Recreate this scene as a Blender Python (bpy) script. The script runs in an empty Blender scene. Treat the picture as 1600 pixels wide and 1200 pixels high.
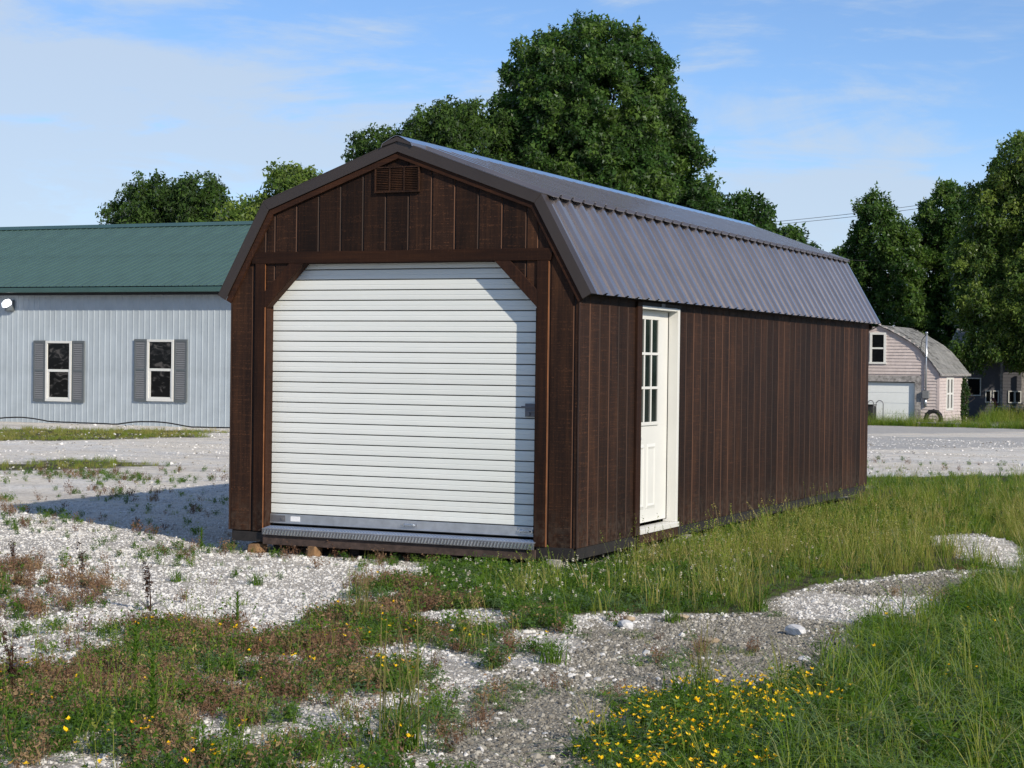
import bpy, math, random
import numpy as np
from mathutils import Vector, Matrix, Euler

random.seed(11)
rng = np.random.default_rng(11)
R = math.radians
SC = bpy.context.scene
COL = SC.collection

# ------------------------------------------------------------------ camera
cam_d = bpy.data.cameras.new("camera")
cam = bpy.data.objects.new("camera", cam_d)
COL.objects.link(cam)
cr = Vector((0.90996316, 0.41450053, 0.01250446))
cu = Vector((-0.01576186, 0.00443891, 0.99986592))
cf = Vector((-0.41438944, 0.91003825, -0.01057254))
cam.matrix_world = Matrix(((cr.x, cu.x, -cf.x, 6.33347), (cr.y, cu.y, -cf.y, -15.34433),
                           (cr.z, cu.z, -cf.z, 1.63972), (0, 0, 0, 1)))
cam_d.sensor_fit = 'HORIZONTAL'
cam_d.sensor_width = 36.0
cam_d.lens = 2904.14 / 1600 * 36.0
cam_d.clip_start = 0.1
cam_d.clip_end = 3000
SC.camera = cam

# ------------------------------------------------------------------ light
SUN_EL, SUN_AZ = R(28.0), R(28.5)          # sun stands to the right, a little in front of the shed
sx, sy, sz = math.cos(SUN_AZ)*math.cos(SUN_EL), -math.sin(SUN_AZ)*math.cos(SUN_EL), math.sin(SUN_EL)
sun_d = bpy.data.lights.new("sun", 'SUN')
sun_d.energy = 3.3
sun_d.angle = R(0.7)
sun_d.color = (1.0, 0.90, 0.74)
sun = bpy.data.objects.new("sun", sun_d)
COL.objects.link(sun)
sun.rotation_euler = Vector((-sx, -sy, -sz)).to_track_quat('-Z', 'Y').to_euler()
sun.location = (30, -20, 30)

W = bpy.data.worlds.new("World")
SC.world = W
W.use_nodes = True
nt = W.node_tree
nt.nodes.clear()
N = nt.nodes.new
L = nt.links.new
wo = N('ShaderNodeOutputWorld')
bg = N('ShaderNodeBackground')
bg.inputs['Strength'].default_value = 0.15
sky = N('ShaderNodeTexSky')
sky.sky_type = 'NISHITA'
sky.sun_disc = False
sky.sun_elevation = SUN_EL
sky.sun_rotation = R(90) + SUN_AZ
sky.altitude = 3000
sky.air_density = 1.0
sky.dust_density = 0.0
sky.ozone_density = 3.0
hs = N('ShaderNodeHueSaturation')
hs.inputs['Saturation'].default_value = 1.16
hs.inputs['Value'].default_value = 0.71
tn_ = N('ShaderNodeMixRGB'); tn_.blend_type = 'MULTIPLY'; tn_.inputs['Fac'].default_value = 1
tn_.inputs['Color2'].default_value = (1.0, 0.95, 0.95, 1)
L(sky.outputs[0], tn_.inputs['Color1'])
L(tn_.outputs[0], hs.inputs['Color'])
tc = N('ShaderNodeTexCoord')
# thin, high cloud: soft streaks drawn in view directions (never near the lens)
mp = N('ShaderNodeMapping')
mp.inputs['Scale'].default_value = (2.6, 2.6, 9.0)
mp.inputs['Rotation'].default_value = (R(6), R(-14), R(20))
mp.inputs['Location'].default_value = (5.3, 1.9, 0.3)
L(tc.outputs['Generated'], mp.inputs['Vector'])
nz = N('ShaderNodeTexNoise')
nz.inputs['Scale'].default_value = 1.6
nz.inputs['Detail'].default_value = 9
nz.inputs['Roughness'].default_value = 0.60
nz.inputs['Distortion'].default_value = 0.5
L(mp.outputs[0], nz.inputs['Vector'])
# more of it towards the north-west, low in the sky
dt = N('ShaderNodeVectorMath'); dt.operation = 'DOT_PRODUCT'
dt.inputs[1].default_value = (-0.66, 0.75, 0.06)
L(tc.outputs['Generated'], dt.inputs[0])
mr = N('ShaderNodeMapRange')
mr.interpolation_type = 'SMOOTHSTEP'
mr.inputs['From Min'].default_value = 0.955
mr.inputs['From Max'].default_value = 1.0
mr.inputs['To Min'].default_value = -0.02
mr.inputs['To Max'].default_value = 0.15
L(dt.outputs['Value'], mr.inputs['Value'])
ad = N('ShaderNodeMath'); ad.operation = 'ADD'
# finer streaks combed by the wind, and a bank low in the north
mp2 = N('ShaderNodeMapping'); mp2.inputs['Scale'].default_value = (5.0, 5.0, 26.0); mp2.inputs['Rotation'].default_value = (R(-4), R(11), R(0))
L(tc.outputs['Generated'], mp2.inputs['Vector'])
nz2 = N('ShaderNodeTexNoise'); nz2.inputs['Scale'].default_value = 1.5; nz2.inputs['Detail'].default_value = 8
nz2.inputs['Roughness'].default_value = 0.62; nz2.inputs['Distortion'].default_value = 0.8
L(mp2.outputs[0], nz2.inputs['Vector'])
st_ = N('ShaderNodeMath'); st_.operation = 'MULTIPLY_ADD'; st_.inputs[1].default_value = 0.62; st_.inputs[2].default_value = -0.31
L(nz2.outputs['Fac'], st_.inputs[0])
dt2 = N('ShaderNodeVectorMath'); dt2.operation = 'DOT_PRODUCT'; dt2.inputs[1].default_value = (-0.262, 0.962, 0.074)
L(tc.outputs['Generated'], dt2.inputs[0])
mr2 = N('ShaderNodeMapRange'); mr2.interpolation_type = 'SMOOTHSTEP'
mr2.inputs['From Min'].default_value = 0.9955; mr2.inputs['From Max'].default_value = 0.9998; mr2.inputs['To Max'].default_value = 0.17
L(dt2.outputs['Value'], mr2.inputs['Value'])
a0 = N('ShaderNodeMath'); a0.operation = 'ADD'; L(nz.outputs['Fac'], a0.inputs[0]); L(st_.outputs[0], a0.inputs[1])
a1 = N('ShaderNodeMath'); a1.operation = 'ADD'; L(a0.outputs[0], a1.inputs[0]); L(mr2.outputs[0], a1.inputs[1])
L(a1.outputs[0], ad.inputs[0]); L(mr.outputs[0], ad.inputs[1])
m2 = N('ShaderNodeMapRange'); m2.interpolation_type = 'SMOOTHSTEP'
m2.inputs['To Min'].default_value = 0.13
m2.inputs['From Min'].default_value = 0.44
m2.inputs['From Max'].default_value = 0.70
m2.inputs['To Max'].default_value = 0.80
L(ad.outputs[0], m2.inputs['Value'])
mx = N('ShaderNodeMixRGB')
mx.inputs['Color2'].default_value = (2.62, 3.05, 3.58, 1)
# pale veil that thickens towards the horizon all round
sp = N('ShaderNodeSeparateXYZ'); L(tc.outputs['Generated'], sp.inputs[0])
vl = N('ShaderNodeMapRange'); vl.interpolation_type = 'SMOOTHSTEP'
vl.inputs['From Min'].default_value = 0.15; vl.inputs['From Max'].default_value = 0.035
vl.inputs['To Min'].default_value = 0.0; vl.inputs['To Max'].default_value = 0.92
L(sp.outputs['Z'], vl.inputs['Value'])
mm = N('ShaderNodeMath'); mm.operation = 'MAXIMUM'
L(m2.outputs[0], mm.inputs[0]); L(vl.outputs[0], mm.inputs[1])
L(mm.outputs[0], mx.inputs['Fac']); L(hs.outputs[0], mx.inputs['Color1'])
L(mx.outputs[0], bg.inputs['Color'])
L(bg.outputs[0], wo.inputs['Surface'])

SC.view_settings.view_transform = 'Standard'
SC.view_settings.look = 'None'
SC.view_settings.exposure = 0.58
SC.view_settings.gamma = 1.0
SC.view_settings.use_curve_mapping = False
SC.cycles.max_bounces = 6
SC.cycles.transparent_max_bounces = 8
SC.cycles.use_denoising = True

# ------------------------------------------------------------------ materials
def new_mat(name):
    m = bpy.data.materials.new(name); m.use_nodes = True
    t = m.node_tree
    return m, t, t.nodes["Principled BSDF"]

def ramp(t, stops, interp='LINEAR'):
    r = t.nodes.new('ShaderNodeValToRGB')
    r.color_ramp.interpolation = interp
    e = r.color_ramp.elements
    while len(e) < len(stops): e.new(0.5)
    for k, (p, c) in enumerate(stops):
        e[k].position = p; e[k].color = (*c, 1)
    return r

def noise(t, scale, detail=4, rough=0.55, vec=None, dist=0.0):
    n = t.nodes.new('ShaderNodeTexNoise')
    n.inputs['Scale'].default_value = scale; n.inputs['Detail'].default_value = detail
    n.inputs['Roughness'].default_value = rough; n.inputs['Distortion'].default_value = dist
    if vec is not None: t.links.new(vec, n.inputs['Vector'])
    return n

def mapping(t, scale=(1, 1, 1), src='Object', loc=None):
    c = t.nodes.new('ShaderNodeTexCoord'); m = t.nodes.new('ShaderNodeMapping')
    m.inputs['Scale'].default_value = scale
    t.links.new(c.outputs[src], m.inputs['Vector'])
    return m

def bump(t, height, strength, dist, bsdf):
    b = t.nodes.new('ShaderNodeBump')
    b.inputs['Strength'].default_value = strength; b.inputs['Distance'].default_value = dist
    t.links.new(height, b.inputs['Height']); t.links.new(b.outputs[0], bsdf.inputs['Normal'])
    return b

def math_n(t, op, a, b):
    m = t.nodes.new('ShaderNodeMath'); m.operation = op
    for k, v in enumerate((a, b)):
        if isinstance(v, (int, float)): m.inputs[k].default_value = v
        else: t.links.new(v, m.inputs[k])
    return m.outputs[0]

def mix(t, fac, a, b, mode='MIX'):
    m = t.nodes.new('ShaderNodeMixRGB'); m.blend_type = mode
    for k, v in (('Fac', fac), ('Color1', a), ('Color2', b)):
        if isinstance(v, (int, float)): m.inputs[k].default_value = v
        elif isinstance(v, tuple): m.inputs[k].default_value = (*v, 1)
        else: t.links.new(v, m.inputs[k])
    return m.outputs[0]

def simple(name, col, rough=0.6, metal=0.0, spec=0.5, var=0.12, nscale=6.0, coat=0.0, bumps=0.0, emit=None):
    m, t, b = new_mat(name)
    mp_ = mapping(t)
    n = noise(t, nscale, 5, 0.6, mp_.outputs[0])
    lo = tuple(c*(1-var) for c in col); hi = tuple(min(1, c*(1+var)) for c in col)
    rp = ramp(t, [(0.3, lo), (0.7, hi)])
    t.links.new(n.outputs['Fac'], rp.inputs[0])
    t.links.new(rp.outputs[0], b.inputs['Base Color'])
    b.inputs['Roughness'].default_value = rough; b.inputs['Metallic'].default_value = metal
    b.inputs['Specular IOR Level'].default_value = spec
    b.inputs['Coat Weight'].default_value = coat; b.inputs['Coat Roughness'].default_value = 0.12
    if bumps: bump(t, n.outputs['Fac'], bumps, 0.01, b)
    if emit:
        b.inputs['Emission Color'].default_value = (*col, 1); b.inputs['Emission Strength'].default_value = emit
    return m

def wood_mat(name, base, warm, dark, axis='Z', worn=False, saw=1.0):
    """brown stained rough-sawn boards: vertical grain, saw marks across, blotchy stain; each board a little different"""
    m, t, b = new_mat(name)
    oi = t.nodes.new('ShaderNodeObjectInfo')
    c = t.nodes.new('ShaderNodeTexCoord')
    vadd = t.nodes.new('ShaderNodeVectorMath'); vadd.operation = 'ADD'
    comb = t.nodes.new('ShaderNodeCombineXYZ')
    rs = math_n(t, 'MULTIPLY', oi.outputs['Random'], 37.0)
    for k in 'XYZ': t.links.new(rs, comb.inputs[k])
    t.links.new(c.outputs['Object'], vadd.inputs[0]); t.links.new(comb.outputs[0], vadd.inputs[1])
    def mapped(s):
        q = t.nodes.new('ShaderNodeMapping'); q.inputs['Scale'].default_value = s
        t.links.new(vadd.outputs[0], q.inputs['Vector']); return q.outputs[0]
    if axis == 'Z': g, sw = (38, 38, 1.3), (3, 3, 95)
    else: g, sw = (1.3, 38, 38), (95, 3, 3)
    grain = noise(t, 1.0, 5, 0.62, mapped(g), 0.6)
    saws = noise(t, 1.0, 3, 0.6, mapped(sw))
    blot = noise(t, 1.0, 3, 0.5, mapped((5, 5, 1.1) if axis == 'Z' else (1.1, 5, 5)))
    fine = noise(t, 75.0, 3, 0.6, vadd.outputs[0])
    r1 = ramp(t, [(0.30, dark), (0.52, base), (0.74, warm)])
    t.links.new(grain.outputs['Fac'], r1.inputs[0])
    r2 = ramp(t, [(0.35, dark), (0.55, base), (0.72, warm)])
    t.links.new(blot.outputs['Fac'], r2.inputs[0])
    col = mix(t, 0.5, r1.outputs[0], r2.outputs[0])
    # pale flecks where the saw left the surface rough
    fl = ramp(t, [(0.50, (0, 0, 0)), (0.66, (1, 1, 1))])
    t.links.new(saws.outputs['Fac'], fl.inputs[0])
    fl2 = ramp(t, [(0.48, (0, 0, 0)), (0.60, (1, 1, 1))])
    t.links.new(fine.outputs['Fac'], fl2.inputs[0])
    ff = math_n(t, 'MULTIPLY', math_n(t, 'MULTIPLY', fl.outputs[0], fl2.outputs[0]), 0.42*saw)
    col = mix(t, ff, col, (0.15, 0.064, 0.031))
    hv = t.nodes.new('ShaderNodeHueSaturation')
    t.links.new(math_n(t, 'ADD', math_n(t, 'MULTIPLY', oi.outputs['Random'], 0.7), 0.62), hv.inputs['Value'])
    t.links.new(col, hv.inputs['Color'])
    # mud splashed up from the ground
    sz_ = t.nodes.new('ShaderNodeSeparateXYZ'); t.links.new(c.outputs['Object'], sz_.inputs[0])
    sp_ = t.nodes.new('ShaderNodeMapRange'); sp_.interpolation_type = 'SMOOTHSTEP'
    sp_.inputs['From Min'].default_value = 0.62; sp_.inputs['From Max'].default_value = 0.12
    t.links.new(sz_.outputs['Z'], sp_.inputs['Value'])
    mud = ramp(t, [(0.42, (0, 0, 0)), (0.62, (1, 1, 1))])
    t.links.new(noise(t, 16.0, 5, 0.7, c.outputs['Object']).outputs['Fac'], mud.inputs[0])
    fin = mix(t, math_n(t, 'MULTIPLY', math_n(t, 'MULTIPLY', sp_.outputs[0], mud.outputs[0]), 0.38), hv.outputs[0], (0.10, 0.082, 0.066))
    t.links.new(fin, b.inputs['Base Color'])
    b.inputs['Roughness'].default_value = 0.7
    b.inputs['Specular IOR Level'].default_value = 0.16
    h = math_n(t, 'ADD', math_n(t, 'MULTIPLY', grain.outputs['Fac'], 0.6), math_n(t, 'MULTIPLY', saws.outputs['Fac'], 0.7*saw))
    bump(t, h, 0.55, 0.006, b)
    return m

M = {}
M['wood'] = wood_mat('stained_siding', (0.0255, 0.0124, 0.0078), (0.060, 0.0262, 0.0125), (0.0085, 0.0050, 0.0043))
M['wood_h'] = wood_mat('stained_trim', (0.032, 0.0132, 0.0075), (0.066, 0.026, 0.0115), (0.012, 0.0062, 0.0048), axis='X', saw=0.5)
M['wood_v'] = wood_mat('stained_trim_upright', (0.032, 0.0132, 0.0075), (0.066, 0.026, 0.0115), (0.012, 0.0062, 0.0048), saw=0.6)
def worn_mat():
    m, t, b = new_mat('worn_board_edge')
    oi = t.nodes.new('ShaderNodeObjectInfo')
    n = noise(t, 1.0, 4, 0.6, mapping(t, (6, 6, 2.2)).outputs[0])
    f = math_n(t, 'ADD', math_n(t, 'MULTIPLY', oi.outputs['Random'], 0.55), math_n(t, 'MULTIPLY', n.outputs['Fac'], 0.6))
    rp = ramp(t, [(0.35, (0.022, 0.0105, 0.007)), (0.62, (0.058, 0.024, 0.012)), (0.95, (0.125, 0.053, 0.026))])
    t.links.new(f, rp.inputs[0]); t.links.new(rp.outputs[0], b.inputs['Base Color'])
    b.inputs['Roughness'].default_value = 0.7
    return m
M['worn'] = worn_mat()
M['rawedge'] = simple('raw_board_edge', (0.20, 0.078, 0.029), 0.7, var=0.4, nscale=7)
M['gap'] = simple('groove_backing', (0.012, 0.008, 0.007), 0.8)
M['treated'] = simple('treated_timber', (0.016, 0.0135, 0.0135), 0.75, var=0.4, nscale=14, bumps=0.4)
M['joist'] = simple('weathered_rim_board', (0.055, 0.036, 0.030), 0.8, var=0.5, nscale=12, bumps=0.5)

def roof_metal(name, col, rough, ior, coat, metal=0.0):
    m, t, b = new_mat(name)
    mp_ = mapping(t, (0.6, 0.6, 0.6))
    n = noise(t, 2.0, 4, 0.6, mp_.outputs[0])
    n2 = noise(t, 3.0, 3, 0.6, mp_.outputs[0])
    rp = ramp(t, [(0.25, tuple(c*0.85 for c in col)), (0.75, tuple(c*1.18 for c in col))])
    t.links.new(n.outputs['Fac'], rp.inputs[0]); t.links.new(rp.outputs[0], b.inputs['Base Color'])
    rr = t.nodes.new('ShaderNodeMapRange')
    rr.inputs['To Min'].default_value = rough*0.75; rr.inputs['To Max'].default_value = rough*1.35
    t.links.new(n2.outputs['Fac'], rr.inputs['Value']); t.links.new(rr.outputs[0], b.inputs['Roughness'])
    b.inputs['IOR'].default_value = ior; b.inputs['Metallic'].default_value = metal
    b.inputs['Coat Weight'].default_value = coat; b.inputs['Coat Roughness'].default_value = 0.07; b.inputs['Coat IOR'].default_value = 1.65
    return m
M['roof'] = roof_metal('brown_roof_metal', (0.215, 0.193, 0.198), 0.16, 1.65, 0.9, 0.62)
M['trim_metal'] = roof_metal('brown_trim_metal', (0.036, 0.0265, 0.0225), 0.45, 1.45, 0.1)
M['green_roof'] = roof_metal('green_roof_metal', (0.054, 0.106, 0.086), 0.50, 1.45, 0.1)
M['green_trim'] = roof_metal('green_trim_metal', (0.035, 0.085, 0.075), 0.35, 1.5, 0.2)
M['blue_wall'] = roof_metal('pale_blue_wall_metal', (0.385, 0.435, 0.475), 0.5, 1.45, 0.0)
M['white'] = simple('white_paint', (0.665, 0.665, 0.64), 0.42, var=0.03, nscale=3)
def roller_mat():
    m, t, b = new_mat('white_roller_steel')
    oi = t.nodes.new('ShaderNodeObjectInfo'); tcx = t.nodes.new('ShaderNodeTexCoord')
    geo = t.nodes.new('ShaderNodeNewGeometry')
    st = noise(t, 1.0, 5, 0.65, mapping(t, (0.9, 1, 9)).outputs[0])
    rp = ramp(t, [(0.3, (0.735, 0.765, 0.745)), (0.7, (0.785, 0.805, 0.785))])
    t.links.new(st.outputs['Fac'], rp.inputs[0])
    hv = t.nodes.new('ShaderNodeHueSaturation'); t.links.new(rp.outputs[0], hv.inputs['Color'])
    t.links.new(math_n(t, 'ADD', math_n(t, 'MULTIPLY', oi.outputs['Random'], 0.05), 0.97), hv.inputs['Value'])
    sz_ = t.nodes.new('ShaderNodeSeparateXYZ'); t.links.new(geo.outputs['Position'], sz_.inputs[0])
    lo = t.nodes.new('ShaderNodeMapRange'); lo.inputs['From Min'].default_value = 0.85; lo.inputs['From Max'].default_value = 0.1
    t.links.new(sz_.outputs['Z'], lo.inputs['Value'])
    n2 = noise(t, 5.0, 6, 0.7, geo.outputs['Position'])
    d = ramp(t, [(0.45, (0, 0, 0)), (0.7, (1, 1, 1))]); t.links.new(n2.outputs['Fac'], d.inputs[0])
    c_ = mix(t, math_n(t, 'MULTIPLY', math_n(t, 'MULTIPLY', lo.outputs[0], d.outputs[0]), 0.16), hv.outputs[0], (0.50, 0.46, 0.40))
    t.links.new(c_, b.inputs['Base Color'])
    b.inputs['Roughness'].default_value = 0.40; b.inputs['Coat Weight'].default_value = 0.12
    wv = noise(t, 1.0, 2, 0.5, mapping(t, (1.6, 1, 5)).outputs[0])
    bump(t, wv.outputs['Fac'], 0.10, 0.02, b)
    return m
M['roller'] = roller_mat()
M['seam'] = simple('slat_gap_painted_shade', (0.09, 0.10, 0.10), 0.7)  # dark backing tone paints the shade in the gaps between slats
M['galv'] = simple('galvanised_steel', (0.52, 0.55, 0.60), 0.30, metal=0.75, var=0.12, nscale=12)
M['chrome'] = simple('bright_steel', (0.62, 0.66, 0.72), 0.22, metal=0.95, var=0.15)
M['darksteel'] = simple('grey_steel', (0.16, 0.16, 0.175), 0.5, metal=0.4)
M['black'] = simple('black_rubber', (0.012, 0.012, 0.013), 0.75, var=0.3)
M['glass'] = simple('dark_window_glass', (0.006, 0.007, 0.008), 0.06, spec=0.12, var=0.3)
def painted_interior_mat():
    m, t, b = new_mat('pane_painted_dim_room')
    n = noise(t, 3.2, 3, 0.5, mapping(t, (1, 1, 1.6)).outputs[0], 1.2)
    rp = ramp(t, [(0.50, (0.006, 0.0065, 0.007)), (0.58, (0.022, 0.022, 0.023)), (0.66, (0.075, 0.070, 0.068))])  # grey blobs painted on the pane for reflections and dim shapes inside
    t.links.new(n.outputs['Fac'], rp.inputs[0]); t.links.new(rp.outputs[0], b.inputs['Base Color'])
    b.inputs['Roughness'].default_value = 0.06; b.inputs['Specular IOR Level'].default_value = 0.14
    return m
M['painted_interior'] = painted_interior_mat()
M['glass_green'] = simple('pane_glass', (0.014, 0.022, 0.021), 0.05, spec=0.5, var=0.5, nscale=3)
M['shutter'] = simple('grey_shutter', (0.155, 0.160, 0.170), 0.6, var=0.06)
M['shutter_rim'] = simple('grey_shutter_rim', (0.10, 0.115, 0.125), 0.6, var=0.06)
M['concrete'] = simple('concrete', (0.33, 0.31, 0.28), 0.9, var=0.25, nscale=9, bumps=0.5)
M['pink'] = simple('faded_pink_paint', (0.50, 0.435, 0.42), 0.8, var=0.12, nscale=5)
M['pinktrim'] = simple('faded_pink_trim', (0.46, 0.39, 0.38), 0.75, var=0.12, nscale=5)
M['oldboard'] = simple('weathered_grey_board', (0.27, 0.255, 0.25), 0.9, var=0.55, nscale=8, bumps=0.6)
M['gdoor'] = simple('white_garage_door_paint', (0.74, 0.77, 0.78), 0.5, var=0.03)
M['greywall'] = simple('grey_house_paint', (0.10, 0.10, 0.115), 0.8, var=0.15)
M['bark'] = simple('bark', (0.070, 0.055, 0.042), 0.95, var=0.4, nscale=6, bumps=0.9)
M['bluepl'] = simple('blue_plastic', (0.05, 0.16, 0.42), 0.45)
M['redpl'] = simple('dark_red_paint', (0.16, 0.035, 0.035), 0.5)
M['wire'] = simple('wire', (0.02, 0.022, 0.026), 0.6)
M['lampglass'] = simple('glowing_lamp_glass', (0.95, 0.96, 1.0), 0.3, var=0.0, emit=1.6)  # white glass with some emission of its own
M['sticker'] = simple('white_sticker', (0.82, 0.82, 0.84), 0.5, var=0.02)
M['woodblock'] = simple('split_wood', (0.20, 0.115, 0.055), 0.85, var=0.5, nscale=10, bumps=0.7)

def shingle_mat():
    m, t, b = new_mat('weathered_shingle')
    oi = t.nodes.new('ShaderNodeObjectInfo')
    mp_ = mapping(t)
    n = noise(t, 7.0, 6, 0.7, mp_.outputs[0]); n2 = noise(t, 1.1, 4, 0.6, mp_.outputs[0])
    rp = ramp(t, [(0.30, (0.075, 0.075, 0.07)), (0.5, (0.19, 0.19, 0.185)), (0.72, (0.36, 0.355, 0.34))])
    t.links.new(math_n(t, 'ADD', math_n(t, 'MULTIPLY', n.outputs['Fac'], 0.6), math_n(t, 'MULTIPLY', n2.outputs['Fac'], 0.42)), rp.inputs[0])
    t.links.new(rp.outputs[0], b.inputs['Base Color'])
    b.inputs['Roughness'].default_value = 0.95
    bump(t, n.outputs['Fac'], 0.6, 0.02, b)
    return m
M['shingle'] = shingle_mat()

def leaf_mat(name, stops, trans=0.42, rough=0.5, spec=0.3, hue_attr=True, real=False):
    m, t, b = new_mat(name)
    t.nodes.remove(b)
    out = t.nodes['Material Output']
    at = t.nodes.new('ShaderNodeAttribute'); at.attribute_type = 'GEOMETRY' if real else 'INSTANCER'; at.attribute_name = 'tint'
    oi = t.nodes.new('ShaderNodeObjectInfo')
    f = math_n(t, 'ADD', at.outputs['Fac'], math_n(t, 'MULTIPLY', math_n(t, 'SUBTRACT', oi.outputs['Random'], 0.5), 0.0 if real else 0.22))
    if not hue_attr: 
        f = math_n(t, 'ADD', noise(t, 30.0, 3, 0.6, mapping(t).outputs[0]).outputs['Fac'], 0.0)
    rp = ramp(t, stops)
    t.links.new(f, rp.inputs[0])
    d = t.nodes.new('ShaderNodeBsdfDiffuse'); tr = t.nodes.new('ShaderNodeBsdfTranslucent')
    g = t.nodes.new('ShaderNodeBsdfGlossy'); g.inputs['Roughness'].default_value = rough
    t.links.new(rp.outputs[0], d.inputs['Color'])
    ty = mix(t, 1.0, rp.outputs[0], (1.25, 1.35, 0.55), 'MULTIPLY')
    t.links.new(ty, tr.inputs['Color'])
    m1 = t.nodes.new('ShaderNodeMixShader'); m1.inputs[0].default_value = trans
    t.links.new(d.outputs[0], m1.inputs[1]); t.links.new(tr.outputs[0], m1.inputs[2])
    fr = t.nodes.new('ShaderNodeFresnel'); fr.inputs['IOR'].default_value = 1.35
    m2_ = t.nodes.new('ShaderNodeMixShader')
    t.links.new(math_n(t, 'MULTIPLY', fr.outputs[0], spec), m2_.inputs[0])
    t.links.new(m1.outputs[0], m2_.inputs[1]); t.links.new(g.outputs[0], m2_.inputs[2])
    t.links.new(m2_.outputs[0], out.inputs['Surface'])
    return m
M['leaf'] = leaf_mat('maple_leaf', [(0.0, (0.024, 0.060, 0.015)), (0.45, (0.050, 0.115, 0.024)), (1.0, (0.115, 0.19, 0.038))], real=True)
M['leaf2'] = leaf_mat('ash_leaf', [(0.0, (0.034, 0.070, 0.018)), (0.5, (0.078, 0.145, 0.030)), (1.0, (0.20, 0.265, 0.052))], real=True)
M['grass'] = leaf_mat('grass_blade', [(0.0, (0.050, 0.105, 0.014)), (0.35, (0.112, 0.205, 0.022)), (0.65, (0.215, 0.265, 0.042)), (1.0, (0.40, 0.33, 0.135))], spec=.12)
M['clover'] = leaf_mat('clover_leaf', [(0.0, (0.040, 0.092, 0.014)), (0.6, (0.095, 0.180, 0.024)), (1.0, (0.17, 0.24, 0.042))], spec=.12)
M['drystem'] = leaf_mat('dry_stem', [(0.0, (0.085, 0.045, 0.028)), (0.4, (0.165, 0.092, 0.060)), (0.7, (0.225, 0.140, 0.090)), (1.0, (0.34, 0.24, 0.13))], trans=0.2, spec=.08)
M['petal'] = leaf_mat('yellow_petal', [(0.0, (0.88, 0.50, 0.010)), (1.0, (0.94, 0.66, 0.02))], trans=0.25, spec=.05)
M['clover_fl'] = leaf_mat('white_clover_head', [(0.0, (0.50, 0.44, 0.36)), (1.0, (0.72, 0.70, 0.62))], trans=0.2)
M['plantgreen'] = leaf_mat('weed_leaf', [(0.25, (0.055, 0.115, 0.016)), (0.55, (0.115, 0.205, 0.028)), (0.8, (0.21, 0.25, 0.05))], hue_attr=False, spec=.06)
M['plantdry'] = leaf_mat('dead_weed', [(0.3, (0.022, 0.012, 0.009)), (0.7, (0.075, 0.040, 0.026))], trans=0.1, hue_attr=False)
M['plantstraw'] = leaf_mat('straw_grass', [(0.25, (0.11, 0.14, 0.035)), (0.6, (0.24, 0.21, 0.09)), (0.85, (0.33, 0.27, 0.13))], hue_attr=False, spec=.06)
M['ivy'] = leaf_mat('ivy_leaf', [(0.0, (0.014, 0.034, 0.010)), (1.0, (0.045, 0.090, 0.022))], real=True)

def stone_mat(name, stops, rough=0.85):
    m, t, b = new_mat(name)
    at = t.nodes.new('ShaderNodeAttribute'); at.attribute_type = 'INSTANCER'; at.attribute_name = 'tint'
    n = noise(t, 40.0, 4, 0.6, mapping(t).outputs[0])
    rp = ramp(t, stops)
    t.links.new(math_n(t, 'ADD', math_n(t, 'MULTIPLY', at.outputs['Fac'], 0.75), math_n(t, 'MULTIPLY', n.outputs['Fac'], 0.25)), rp.inputs[0])
    t.links.new(rp.outputs[0], b.inputs['Base Color'])
    b.inputs['Roughness'].default_value = rough
    b.inputs['Specular IOR Level'].default_value = 0.25
    return m
M['gravel'] = stone_mat('limestone_chip', [(0.05, (0.34, 0.32, 0.295)), (0.35, (0.53, 0.52, 0.505)), (0.7, (0.655, 0.645, 0.635)), (1.0, (0.77, 0.76, 0.745))])
M['pebble'] = stone_mat('path_chip', [(0.05, (0.085, 0.077, 0.064)), (0.4, (0.215, 0.20, 0.172)), (0.75, (0.37, 0.35, 0.31)), (1.0, (0.58, 0.55, 0.50))])
M['rock_white'] = simple('pale_limestone', (0.56, 0.56, 0.57), 0.85, var=0.2, nscale=20, bumps=0.6)
M['rock_tan'] = simple('tan_stone', (0.38, 0.30, 0.21), 0.85, var=0.25, nscale=20, bumps=0.6)

# ------------------------------------------------------------------ object helpers
ORG = {}
def link(o, parent=None):
    COL.objects.link(o)
    if parent is not None:
        o.parent = parent
        ORG[o.name] = ORG[parent.name]
    return o

def tag(o, label=None, cat=None, group=None, kind=None):
    if label: o['label'] = label
    if cat: o['category'] = cat
    if group: o['group'] = group
    if kind: o['kind'] = kind
    return o

def thing(name, loc, label, cat, group=None):
    o = bpy.data.objects.new(name, None)
    o.empty_display_size = 0.2
    COL.objects.link(o)
    o.location = loc
    ORG[o.name] = Vector(loc)
    return tag(o, label, cat, group)

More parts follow.
